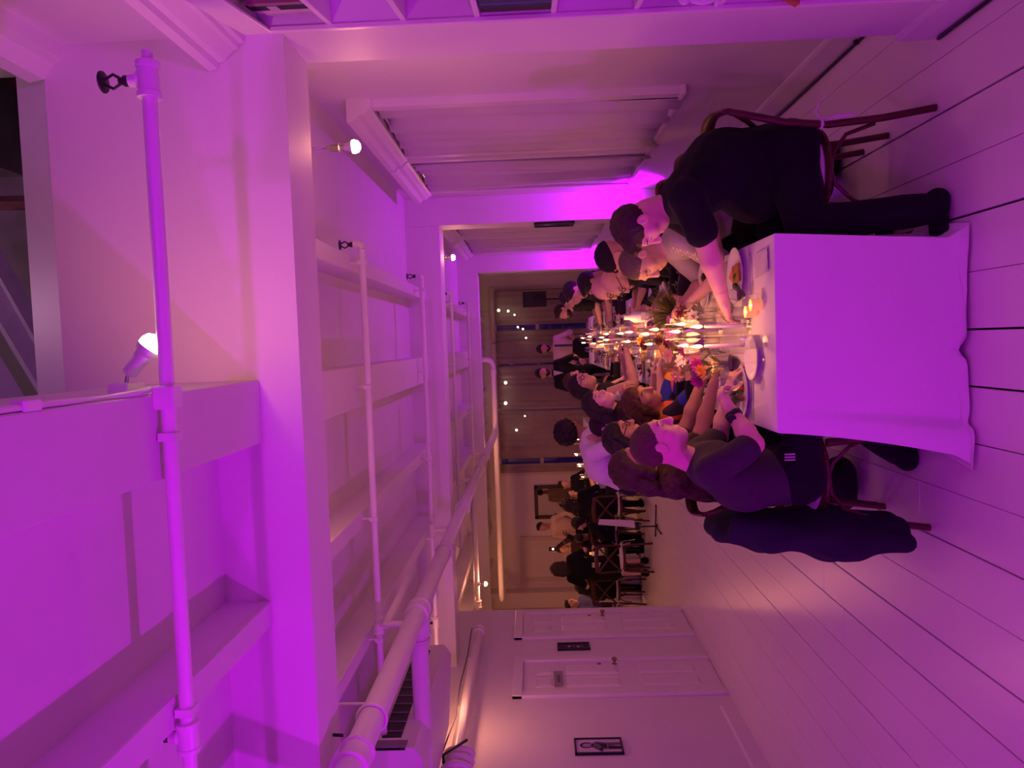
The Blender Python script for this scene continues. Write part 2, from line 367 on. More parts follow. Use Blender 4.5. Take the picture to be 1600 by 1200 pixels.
for i, (a, c, l) in enumerate(((-2.92, -2.72, 'narrow edge curtain beside the framed mirror'), (-2.60, -1.52, 'long beige curtain right of the narrow dark gap'), (-1.46, -.50, 'long beige curtain behind the standing suited man'), (-.46, .28, 'long beige curtain behind the waiter in the pale jacket'), (.40, 1.18, 'long beige curtain behind the loudspeaker'))):
    curtain('drawn_curtain', l, (a, yc), (c, yc), .15, 2.58, max(2, int((c - a) * 7)), .03, m_curt2, .01, 20 + i, (0, 1))
# ------------------------------------------------------------------ doors on the left wall
m_door = mat('door_paint', (.80, .76, .77), .38, noise=.03)
def door_left(n, y0, y1, ztop, knob_y, label):
    f = MB()
    f.box(XL, XL + .035, y0 - .10, y0, 0, ztop + .10, .006); f.box(XL, XL + .035, y1, y1 + .10, 0, ztop + .10, .006); f.box(XL, XL + .04, y0 - .10, y1 + .10, ztop, ztop + .10, .006)
    d = f.build('door_%d' % n, m_trim); tag(d, kind='structure'); d['label'] = label
    MB().box(XL - .01, XL + .012, y0 + .004, y1 - .004, .012, ztop - .004).build('door_leaf', m_door, d)
    w = y1 - y0; cols = [(y0 + .11, y0 + w / 2 - .045), (y0 + w / 2 + .045, y1 - .11)]; rows = [(.20, .78), (.98, 1.52), (1.64, ztop - .13)]
    for a, b in cols:
        for c, e in rows:
            q = MB(); x = XL + .012      # raised panel with sloping edge
            vs = [(x, a, c), (x, b, c), (x, b, e), (x, a, e), (x + .012, a + .03, c + .03), (x + .012, b - .03, c + .03), (x + .012, b - .03, e - .03), (x + .012, a + .03, e - .03)]
            q.add(vs, [(4, 5, 6, 7), (0, 1, 5, 4), (1, 2, 6, 5), (2, 3, 7, 6), (3, 0, 4, 7)]).build('door_panel', m_door, d)
            MB().tube([(x, a, c), (x, b, c), (x, b, e), (x, a, e)], .008, 4, closed=True).build('panel_moulding', m_trim, d)
    k = MB().lathe([(.028, 0), (.028, .006), (.011, .012), (.011, .035), (.026, .045), (.030, .058), (.022, .072), (0.0001, .076)], (XL + .012, knob_y, 1.0), 14, (1, 0, 0)); k.build('door_knob', m_brass, d, True)
    MB().lathe([(.022, 0), (.022, .012), (.012, .016), (.0001, .017)], (XL + .012, knob_y, 1.16), 12, (1, 0, 0)).build('lock', m_brass, d, True)
    return d
D1 = door_left(1, 8.55, 9.22, 1.97, 9.13, 'panelled white door at the far end of the wall, beside the hall')
D2 = door_left(2, 7.12, 7.82, 1.95, 7.73, 'panelled white door with a small grey sign')
sg = MB().box(XL + .030, XL + .038, 7.24, 7.54, 1.55, 1.64, .002).build('door_sign', mat('grey_plate', (.30, .28, .29), .4)); tag(sg, 'small grey plate fixed to the upper part of a white door', 'sign')
for k in range(5):
    h = (.03, .022, .036, .026, .03)[k]; MB().box(XL + .038, XL + .0395, 7.42 - k * .032, 7.42 - k * .032 + .016, 1.592 - h / 2, 1.592 + h / 2).build('lettering', m_black, sg)
    
# pictures on the door wall: bodies with mount and drawing built as shapes
def picture(label, y0, y1, z0, z1, frame_m, mount_m, x=XL, sgn=1):
    t = thing('framed_picture', label, 'picture', (x, (y0 + y1) / 2, z0)); w = (y1 - y0) / 2; h = z1 - z0; d = .022 * sgn; b = .014
    f = MB()
    for a in ((-w, -w + b, 0, h), (w - b, w, 0, h), (-w, w, 0, b), (-w, w, h - b, h)): f.box(min(0, d), max(0, d), a[0], a[1], a[2], a[3])
    f.build('frame', frame_m, t); MB().box(min(.002 * sgn, .012 * sgn), max(.002 * sgn, .012 * sgn), -w + b, w - b, b, h - b).build('mount', mount_m, t)
    return t, w, h, .0125 * sgn
def flat(t, name, pts, x, m, thick=.0012):      # a cut paper shape lying on the mount
    MB().prism(pts, 'x', x, x + thick).build(name, m, t)
pc, w, h, x = picture('black framed drawing of a standing figure on the door wall', 6.02, 6.26, 1.10, 1.50, m_black, mat('pale_paper', (.62, .58, .66), .8, noise=.05))
mg, mdk, mlt = mat('ink_grey', (.16, .13, .18), .9, noise=.3, nscale=60), mat('ink_dark', (.03, .02, .05), .9), mat('ink_light', (.36, .32, .38), .9)
flat(pc, 'drawn_hair', [(.015 + .045 * math.cos(a), .30 + .055 * math.sin(a)) for a in [i * .42 for i in range(15)]], x, mdk)
flat(pc, 'drawn_face', [(.012 + .028 * math.cos(a), .295 + .040 * math.sin(a)) for a in [i * .42 for i in range(15)]], x + .0012, mlt)
flat(pc, 'drawn_torso', [(-.05, .12), (.05, .13), (.07, .22), (.03, .26), (-.01, .26), (-.055, .215)], x, mg)
flat(pc, 'drawn_arm', [(-.055, .21), (-.04, .19), (-.02, .155), (-.075, .17), (-.09, .175)], x + .0012, mdk)
flat(pc, 'drawn_jacket', [(-.03, .13), (.03, .13), (.045, .22), (.02, .19), (-.02, .17)], x + .0012, mdk)
flat(pc, 'drawn_leg', [(-.05, .015), (-.005, .015), (.0, .12), (-.05, .12)], x, mdk); flat(pc, 'drawn_leg', [(.015, .015), (.055, .015), (.05, .13), (.0, .12)], x, mg)
pd, w, h, x = picture('small dark painting between the two white doors', 8.13, 8.31, 1.22, 1.58, m_black, mat('dark_canvas', (.055, .018, .05), .7, noise=.6, nscale=30))
for i, (c, z) in enumerate(((.0, .23), (.01, .18), (-.01, .13), (.0, .09))): flat(pd, 'pale_mark', [(c + .022 * math.cos(a), z + .018 * math.sin(a)) for a in [k * .7 for k in range(9)]], x, (mat('pale_mark', (.42, .40, .48), .8), mat('blue_mark', (.10, .10, .30), .8))[i % 2])
pe, w, h, x = picture('small landscape picture on the side of the magenta-lit pier', 7.80, 8.03, 1.27, 1.68, m_black, mat('night_blue_canvas', (.07, .075, .16), .6, noise=.5, nscale=12), XP, -1)
flat(pe, 'painted_hill', [(-.10, .05), (.10, .05), (.10, .16), (.04, .22), (-.03, .15), (-.10, .2)], x, mat('hill_paint', (.02, .02, .045), .8), -.0012)
flat(pe, 'painted_cloud', [(-.08, .26), (.0, .24), (.07, .27), (.05, .31), (-.04, .31)], x, mat('cloud_paint', (.24, .24, .36), .8), -.0012)

# ------------------------------------------------------------------ pipes and sprinklers
m_sprk = mat('dark_sprinkler', (.018, .012, .02), .45)
def sprinkler(parent, p, up=1, size=1.0):
    h = MB(); h.lathe([(.016, 0), (.016, .02), (.011, .024), (.011, .034)], p, 10)
    for s in (-1, 1): h.tube([(p[0] + s * .008, p[1], p[2] + .032), (p[0] + s * .020, p[1], p[2] + .052), (p[0] + s * .006, p[1], p[2] + .078)], .0045, 6)
    h.lathe([(.004, .074), (.030, .079), (.031, .083), (.004, .085)], p, 14)
    hh = h.build('sprinkler_head', m_sprk, parent); return hh
def fitting(parent, p, axis, r, L, name='fitting'):
    return smooth_by(MB().lathe([(r * .9, -L), (r * 1.12, -L), (r * 1.12, -L * .7), (r, -L * .65), (r, L * .65), (r * 1.12, L * .7), (r * 1.12, L), (r * .9, L)], p, 16, axis).build(name, m_pipe, parent))
BY = [2.15, 4.58, 7.0, 9.5, 11.8, 14.2]
BX = [(.80, -2.7), (.60, -2.9), (.62, -2.9), (.62, -2.6), (.62, -2.6), (.55, -4.5)]
lab = ['near sprinkler pipe crossing under the thick joist', 'sprinkler pipe crossing the first ceiling bay, second nearest', 'sprinkler pipe just before the magenta-lit beam', 'sprinkler pipe just beyond the second beam', 'sprinkler pipe in the third bay near the far beam', 'thin sprinkler pipe by the far windows']
XM, ZM = -1.72, 2.535
for i, y in enumerate(BY):
    z = 2.785 if i == 0 else 2.745; r = .021; x0, x1 = BX[i]
    t = thing('sprinkler_pipe', lab[i], 'pipe', (0, 0, 0))
    smooth_by(MB().tube([(x1, y, z), (x0, y, z)], r, 14).build('pipe', m_pipe, t))
    if i == 0:
        fitting(t, (x0 - .02, y, z), (1, 0, 0), .030, .05, 'end_fitting'); smooth_by(MB().lathe([(.022, 0), (.026, .01), (.018, .014), (.018, .035)], (x0 - .02, y, z + .02), 12).build('head_socket', m_pipe, t)); sprinkler(t, (x0 - .02, y, z + .05))
        smooth_by(MB().tube([(x0 + .02, y, z), (x0 + .06, y, z)], .016, 10).build('end_plug', m_pipe, t))
        fitting(t, (-1.13, y, z), (1, 0, 0), .030, .045); smooth_by(MB().lathe([(.022, 0), (.026, .01), (.018, .014), (.018, .035)], (-1.13, y, z + .02), 12).build('head_socket', m_pipe, t)); sprinkler(t, (-1.13, y, z + .05))
    else:
        smooth_by(MB().tube([(x0, y, z), (x0 + .022, y, z + .006), (x0 + .03, y, z + .025), (x0 + .03, y, z + .05)], .025, 12).build('elbow', m_pipe, t)); sprinkler(t, (x0 + .03, y, z + .05))
        if i < 3: fitting(t, (-2.62, y, z), (1, 0, 0), .030, .045); sprinkler(t, (-2.62, y, z + .02))
        if i < 5:
            smooth_by(MB().tube([(XM, y, z), (XM, y, ZM + .05)], .024, 12).build('riser', m_pipe, t)); fitting(t, (XM, y, z), (1, 0, 0), .032, .05)
    for (jx0, jx1) in JX:      # hangers under the joists
        xx = (jx0 + jx1) / 2
        if x1 < xx < x0 and not (i == 0 and jx0 > 0) and y < 16:
            MB().box(xx - .012, xx + .012, y - r - .004, y + r + .004, z - r - .004, z + r + .004).build('clamp', m_pipe, t); MB().tube([(xx, y, z + r), (xx, y, ZJ + .005)], .006, 6).build('hanger_rod', m_pipe, t)
    if i == 0:      # bracket by the little spot
        MB().box(-.155, -.085, y - .03, y + .03, z - .03, z + .034, .006).build('bracket', m_pipe, t)
t = thing('main_pipe', 'thick white main pipe running the length of the hall below the beams', 'pipe')
smooth_by(MB().tube([(XM, 1.4, ZM), (XM, 14.55, ZM)], .062, 18).build('pipe', m_pipe, t))
for y in (3.05, 4.80, 7.9, 11.5): fitting(t, (XM, y, ZM), (0, 1, 0), .070, .07, 'coupling')
MB().tube([(XM, 3.55, ZM + .062), (XM, 3.55, ZC)], .008, 8).build('hanger_rod', m_pipe, t)
for y in (3.4, 6.2, 10.2): smooth_by(MB().tube([(XM + .07 * math.cos(a), y, ZM + .07 * math.sin(a)) for a in [k * math.pi / 8 for k in range(16)]], .008, 6, closed=True).build('ring_hanger', m_pipe, t))
h = MB(); h.tube([(XM + .05, 3.16, ZM + .07), (XM + .055, 3.16, ZM + .13)], .008, 6); h.tube([(XM + .055 + .02 * math.cos(a), 3.16 + .02 * math.sin(a), ZM + .14) for a in [k * math.pi / 5 for k in range(10)]], .005, 5, closed=True)
h.build('valve_wheel', m_sprk, t)
t = thing('branch_pipe', 'thick white branch pipe leading from the main to the door wall', 'pipe')
smooth_by(MB().tube([(XM, 4.80, ZM), (XL, 4.80, ZM)], .058, 18).build('pipe', m_pipe, t)); fitting(t, (XM - .10, 4.80, ZM), (1, 0, 0), .072, .05, 'collar'); fitting(t, (XM - .19, 4.80, ZM), (1, 0, 0), .066, .012, 'flange')
t = thing('cross_pipe', 'thick pale pipe crossing in front of the far windows', 'pipe')
smooth_by(MB().tube([(-.30, 14.6, 2.80), (-.30, 14.6, 2.66), (-.33, 14.6, 2.57), (-.42, 14.6, ZM), (-4.9, 14.6, ZM), (-5.05, 14.7, ZM), (-5.2, 16.8, ZM)], .05, 14).build('pipe', m_pipe, t)); fitting(t, (-.55, 14.6, ZM), (1, 0, 0), .06, .05)
fitting(t, (XM, 14.6, ZM), (1, 0, 0), .06, .06)
t = thing('wall_pipe', 'white pipe running high along the door wall', 'pipe')
smooth_by(MB().tube([(-3.22, 5.4, 2.45), (-3.22, 8.35, 2.45), (-3.22, 8.44, 2.47)], .046, 14).build('pipe', m_pipe, t)); fitting(t, (-3.22, 8.30, 2.45), (0, 1, 0), .055, .05)
for y in (6.5, 7.5): MB().box(XL, -3.17, y - .015, y + .015, 2.485, 2.505).build('bracket', m_pipe, t)
MB().tube([(-3.14, 8.2, 2.52), (-3.13, 7.4, 2.50), (-3.16, 6.9, 2.52), (-3.12, 6.2, 2.49), (-3.14, 5.5, 2.55)], .007, 6).build('strapped_cable', mat('grey_cable', (.12, .10, .13), .5), t)
t = thing('pipe_coil', 'bundled pale hoses where the wall pipe ends', 'hose')
for k in range(3): smooth_by(MB().tube([(-3.22 + .045 * math.cos(a) , 5.55 + k * .11, 2.42 + .10 * math.sin(a)) for a in [q * math.pi / 8 for q in range(16)]], .03, 8, closed=True).build('hose_loop', (m_pipe, m_trim, m_pipe)[k], t))
MB().tube([(-3.3, 5.5, 2.5), (-3.14, 5.62, 2.53), (-3.12, 5.8, 2.36)], .012, 6).build('strap', m_black, t)
# pale conduits near the far left bulb
t = thing('conduit', 'pale conduit by the lit bulb near the hall corner', 'pipe')
smooth_by(MB().tube([(-1.95, 10.72, 2.66), (-4.4, 10.72, 2.66)], .03, 12).build('pipe', m_pipe, t)); fitting(t, (-3.75, 10.72, 2.66), (1, 0, 0), .045, .05)
t = thing('conduit', 'thin steel conduit above the lit bulb near the hall corner', 'pipe'); smooth_by(MB().tube([(-2.0, 10.85, 2.72), (-4.3, 10.85, 2.72)], .012, 8).build('pipe', m_steel, t)); MB().box(-3.80, -3.70, 10.80, 10.9, 2.66, 2.72).build('junction_box', m_trim, t)

# ------------------------------------------------------------------ air conditioner under the ceiling
t = thing('air_conditioner', 'white ceiling air conditioner with a black outlet slot', 'air conditioner', (-2.78, 5.2, 2.48))
b = MB(); b.prism([(-.36, .10), (-.30, .04), (.28, .0), (.36, .05), (.36, .36), (.30, .42), (-.36, .42)], 'y', -.78, .78); smooth_by(b.build('casing', mat('ac_casing', (.78, .75, .75), .4), t))
MB().box(.352, .366, -.66, .66, .15, .27).build('outlet_slot', m_black, t)
for k in range(11): MB().box(.360, .372, -.6 + k * .12, -.592 + k * .12, .15, .27).build('louvre', mat('grey_plastic', (.22, .19, .23), .5), t)
for k in range(14): MB().box(-.2 + (k % 7) * .05, -.17 + (k % 7) * .05, -.75 + (k // 7) * .04, -.735 + (k // 7) * .04, -.002 + .02, .021).build('vent_slit', m_black, t)
MB().box(.34, .37, -.78, -.70, .1, .3, .005).build('end_cap', MATS['grey_plastic'], t)
for s in (-.6, .6): MB().tube([(0, s, .42), (0, s, ZC - 2.48)], .008, 6).build('hanger_rod', m_steel, t)

# ------------------------------------------------------------------ bulbs
def bulb(label, p):
    t = thing('pendant_bulb', label, 'light bulb', p)
    MB().tube([(0, 0, .07), (0, 0, (ZC - p[2]))], .006, 8).build('stem', m_steel, t, True)
    smooth_by(MB().lathe([(.008, .12), (.016, .10), (.022, .085), (.020, .07), (.024, .06), (.018, .055), (.018, .03)], (0, 0, 0), 14).build('socket', m_steel, t))
    smooth_by(MB().lathe([(.018, .035), (.020, .015), (.032, -.005)], (0, 0, 0), 16).build('bulb_base', mat('bulb_plastic', (.75, .7, .72), .4), t))
    smooth_by(MB().lathe([(.032, -.005), (.033, -.018), (.028, -.034), (.015, -.043), (.0001, -.045)], (0, 0, 0), 16).build('bulb_dome', m_bulb, t))
bulb('bare lit bulb on a steel stem right behind the near beam', BULBS[0])
bulb('bare lit bulb glowing beside the magenta beam', BULBS[1])
bulb('bare lit bulb by pale conduits near the hall corner', BULBS[2])
bulb('added fill bulb over the far small table, out of sight behind the far beam', BULBS[3])
bulb('added fill bulb out of sight deep in the side hall', BULBS[4])
for i, p in enumerate(((-1.9, -.9, 2.60), (.9, -1.6, 2.65), (-2.9, 6.35, 2.60), (-.7, 3.46, 2.80))): bulb(('added fill bulb behind the viewer on the door side', 'added fill bulb behind the viewer on the window side', 'added fill bulb out of sight beyond the air conditioner', 'added fill bulb hidden behind the near beam on the door side')[i], p)  # bodies for the added warm fill, all out of view
# spot lamp on the thick joist
t = thing('joist_lamp', 'small white spot lamp clamped to the thick joist, lit', 'lamp', (-.11, 2.17, 2.90))
MB().box(0, .035, -.05, .05, -.015, .045, .004).build('mount_box', m_trim, t); MB().tube([(.035, 0, .015), (.055, 0, .01)], .006, 8).build('swivel', m_steel, t)
ax = V((.75, .10, -.62)).normalized(); base = V((.058, 0, .008))
smooth_by(MB().lathe([(.014, 0), (.022, .004), (.022, .055), (.026, .06), (.026, .075)], base, 16, ax).build('lamp_barrel', m_trim, t))
smooth_by(MB().lathe([(.026, .075), (.034, .085), (.036, .1)], base, 16, ax).build('bulb_base', MATS['bulb_plastic'], t)); smooth_by(MB().lathe([(.036, .1), (.036, .115), (.028, .132), (.012, .14), (.0001, .141)], base, 16, ax).build('bulb_dome', m_bulb, t))
t = thing('lamp_cable', 'white cable running along the joist from the spot lamp', 'cable'); MB().tube([(-.095, 2.14, 2.83), (-.10, 2.05, 2.82), (-.105, 1.9, 2.835), (-.10, 1.7, 2.828), (-.102, 1.2, 2.83), (-.10, .2, 2.83)], .009, 8).build('cable', m_pipe, t, True)
MB().box(-.112, -.085, 1.58, 1.64, 2.815, 2.85, .004).build('cable_clip', m_trim, t)

# LED uplighters
for i, (x, y, z, tg) in enumerate(UPLIGHTS):
    t = thing('led_uplight', ('black LED uplighter at the foot of the second pier', 'black LED uplighter at the foot of the far pier', 'black LED uplighter by the near bookcase', 'black LED uplighter by the door wall', 'black LED lamp on a post behind the viewer, window side', 'black LED lamp on a post behind the viewer, door side')[i], 'uplighter', (x, y, 0))
    smooth_by(MB().lathe([(.07, .02), (.075, .03), (.075, z - .08), (.065, z - .07), (.065, z - .09), (.0001, z - .09)], (0, 0, 0), 18).build('housing', m_black, t))
    MB().lathe([(.06, z - .088), (.0001, z - .086)], (0, 0, 0), 18).build('lens', mat('led_lens', (.4, 0, .6), .3, emit=(.6, 0, 1), estr=6), t)
    for s in (-1, 1): MB().box(s * .085 - .006, s * .085 + .006, -.02, .02, 0, z * .6).build('yoke_arm', m_black, t)
    MB().box(-.1, .1, -.03, .03, 0, .02).build('foot_bar', m_black, t)
# cable along the baseboard
t = thing('floor_cable', 'black cable lying along the baseboard under the near window', 'cable'); MB().tube([(XR - .03, 3.2, .008), (XR - .028, 3.9, .009), (XR - .032, 5.0, .008), (XR - .03, 6.4, .009), (1.4, 7.15, .01)], .008, 6).build('cable', m_black, t, True)
MB().sphere((XR - .03, 4.02, .016), .016).build('plug', m_black, t)
t = thing('floor_cable', 'black cable lying along the baseboard of the near pier', 'cable'); MB().tube([(XP - .03, 1.35, .008), (XP - .028, 2.2, .009), (XP - .03, 3.25, .008)], .008, 6).build('cable', m_black, t, True)

# ------------------------------------------------------------------ bookcase
ang = math.radians(-10.4)
bk = thing('bookcase', 'tall white open bookcase at the right edge', 'bookcase', (1.075, 2.56, .0), ang)    # local -y runs towards the viewer, +x into the wall
m_shelf = mat('shelf_paint', (.76, .70, .76), .5)
SH = [.34, .59, .84, 1.09, 1.36, 1.63, 1.88, 2.124, 2.37]
MB().box(0, .26, -.022, 0, 0, 2.62, .003).build('side_panel', m_shelf, bk); MB().box(0, .26, -1.62, -1.60, 0, 2.62, .003).build('side_panel', m_shelf, bk)
MB().box(.245, .26, -1.6, -.02, 0, 2.62).build('back_panel', m_shelf, bk); MB().box(0, .26, -1.6, -.022, 2.60, 2.62).build('top_panel', m_shelf, bk)
MB().box(-.012, .0, -1.62, 0.004, 2.56, 2.66, .003).build('cornice_strip', m_trim, bk); MB().box(-.012, .004, -.026, .006, 0, 2.56, .002).build('face_strip', m_trim, bk)
for z in SH: MB().box(.002, .245, -1.6, -.022, z - .018, z, .002).build('shelf', m_shelf, bk)
MB().box(.002, .245, -1.6, -.022, 0, .09).build('plinth', m_shelf, bk)
Rz = Matrix.Rotation(ang, 4, 'Z')
def on_shelf(lx, ly, z): p = Rz @ V((lx, ly, 0)); return (1.075 + p.x, 2.56 + p.y, z)
def book(label, lx, ly, z, w, h, d, color, flat_=False, band=None, tilt=0.0):
    t = thing('book', label, 'book', on_shelf(lx, ly, z), ang); m = mat('book_%02d%02d%02d' % tuple(int(c * 99) for c in color), color, .55, noise=.15, nscale=20); pg = mat('book_pages', (.72, .66, .60), .9)
    if flat_:      # lying: thickness w upward, length h along y
        MB().box(0, d, -h, 0, 0, .003).build('cover', m, t); MB().box(0, d, -h, 0, w - .003, w).build('cover', m, t); MB().box(-.002, .002, -h, 0, 0, w, .001).build('spine', m, t); MB().box(.002, d - .004, -h + .004, -.004, .003, w - .003).build('pages', pg, t)
    else:
        MB().box(0, d, -.003, 0, 0, h).build('cover', m, t); MB().box(0, d, -w, -w + .003, 0, h).build('cover', m, t); MB().box(-.002, .002, -w, 0, 0, h, .001).build('spine', m, t); MB().box(.002, d - .004, -w + .003, -.003, .003, h - .004).build('pages', pg, t)
    if band: MB().box(-.003, -.0021, (-h * .7 if flat_ else -w), (-h * .3 if flat_ else 0), (w * .3 if flat_ else h * .55), (w * .7 if flat_ else h * .7)).build('spine_label', mat('spine_label', band, .6), t)
    if tilt: t.rotation_euler.x = tilt
    return t
# top cell: upright books seen at the far end
x0 = -.06
for k, (w, h, c, l) in enumerate(((.022, .19, (.5, .42, .45), 'pale slim book standing on the top shelf of the bookcase'), (.035, .20, (.62, .55, .55), 'thick cream book standing on the top shelf'), (.05, .21, (.012, .010, .03), 'thick black book standing on the top shelf'), (.03, .2, (.30, .16, .18), 'dusky red book standing deepest on the top shelf'))):
    book(l, .03, x0, SH[-1], w, h, .16, c, band=(.5, .45, .5) if k == 2 else None); x0 -= w + .004
book('orange backed book leaning in the second compartment', .03, -.28, SH[-3] + .0, .02, .21, .17, (.55, .22, .10)); book('dark slim book in the second compartment', .05, -.32, SH[-3], .018, .2, .16, (.06, .03, .08))
x0 = -.05
for k, (w, h, c, l) in enumerate(((.04, .235, (.02, .012, .015), 'black worn binder beside the bookcase end, middle compartment'), (.03, .232, (.012, .014, .05), 'dark navy ring binder in the middle compartment'), (.045, .228, (.03, .045, .16), 'blue binder in the middle compartment'), (.05, .23, (.02, .02, .07), 'dark blue folder deepest in the middle compartment'), (.04, .2, (.3, .28, .4), 'pale folder behind the blue binders'))):
    book(l, .01, x0, SH[-4] + .0, w, min(h, .228), .2, c); x0 -= w + .004
t = thing('picture_frame', 'small orange wooden picture frame standing in the bookcase', 'picture frame', on_shelf(.05, -.07, SH[-5]), ang); 
for a in ((0, .012, -.18, 0, 0, .015), (0, .012, -.18, 0, .095, .11), (0, .012, -.015, 0, .015, .095), (0, .012, -.18, -.165, .015, .095)): MB().box(*a).build('frame_bar', mat('orange_wood', (.45, .16, .06), .5), t)
MB().box(.004, .008, -.165, -.015, .015, .095).build('print', mat('dark_print', (.03, .03, .08), .6, noise=.6, nscale=40), t)
t = thing('figurine', 'small white figurine standing at the shelf edge', 'figurine', on_shelf(.012, -.03, SH[-6]), ang); g = MB(); g.sphere((.01, -.01, .05), .028, sc=(.8, .8, 1.6)); g.sphere((.01, -.012, .11), .02); g.tube([(.01, -.02, .07), (.015, -.05, .09)], .008, 6); g.tube([(.01, .0, .05), (.0, .018, .02)], .009, 6); g.lathe([(.03, 0), (.028, .012), (.012, .014)], (.01, -.01, 0), 12); g.build('statuette', m_ceramic, t, True)
x0 = -.07
for k, (w, h, c, l) in enumerate(((.025, .21, (.02, .015, .03), 'dark paperback behind the white figurine'), (.02, .215, (.62, .58, .6), 'white paperback behind the white figurine'), (.03, .21, (.05, .02, .03), 'dark red paperback behind the white figurine'))):
    book(l, .03, x0, SH[-6], w, h, .15, c, band=(.6, .5, .55)); x0 -= w + .003
t = thing('toy_cone', 'small orange paper star at the low shelf edge', 'decoration', on_shelf(.015, -.05, SH[2]), ang); MB().lathe([(.04, 0), (.012, .05), (.004, .09), (.0001, .095)], (0, 0, 0), 5).build('cone', MATS['orange_wood'], t); MB().sphere((0, -.09, .035), .035).build('ball', m_black, t)
# ================================================================== organic shapes: blended distance fields -> mesh
def surface_nets(F, org, h):
    S = F < 0; nx, ny, nz = F.shape
    acc = np.zeros((nx - 1, ny - 1, nz - 1, 3), np.float32); cnt = np.zeros((nx - 1, ny - 1, nz - 1), np.float32)
    I = np.indices((nx - 1, ny - 1, nz - 1)).astype(np.float32)
    for ax in range(3):
        o1, o2 = [a for a in range(3) if a != ax]
        for a in (0, 1):
            for b in (0, 1):
                st = [0, 0, 0]; st[o1] = a; st[o2] = b; en = list(st); en[ax] = 1
                s0 = tuple(slice(q, q + n - 1) for q, n in zip(st, F.shape)); s1 = tuple(slice(q, q + n - 1) for q, n in zip(en, F.shape))
                f0, f1 = F[s0], F[s1]; m = S[s0] != S[s1]
                if not m.any(): continue
                t = f0[m] / (f0[m] - f1[m]); cnt[m] += 1
                for c in range(3): acc[..., c][m] += I[c][m] + st[c] + (t if c == ax else 0)
    act = cnt > 0; idx = -np.ones(cnt.shape, np.int64); idx[act] = np.arange(act.sum())
    Vt = acc[act] / cnt[act][:, None] * h + np.asarray(org, np.float32)
    quads = []
    for ax in range(3):
        o1, o2 = [(1, 2), (2, 0), (0, 1)][ax]
        sl0 = [slice(1, n - 1) for n in F.shape]; sl1 = list(sl0); sl0[ax] = slice(0, F.shape[ax] - 1); sl1[ax] = slice(1, F.shape[ax])
        a0, a1 = S[tuple(sl0)], S[tuple(sl1)]
        m = a0 != a1; ii = np.argwhere(m)
        if not len(ii): continue
        ii = ii + np.array([1 if k != ax else 0 for k in range(3)]); flip = a1[m]
        def cell(d1, d2):
            q = ii.copy(); q[:, o1] -= d1; q[:, o2] -= d2; return idx[q[:, 0], q[:, 1], q[:, 2]]
        Q = np.stack([cell(1, 1), cell(0, 1), cell(0, 0), cell(1, 0)], 1); Q[flip] = Q[flip][:, ::-1]; quads.append(Q)
    return Vt, np.concatenate(quads) if quads else np.zeros((0, 4), np.int64)
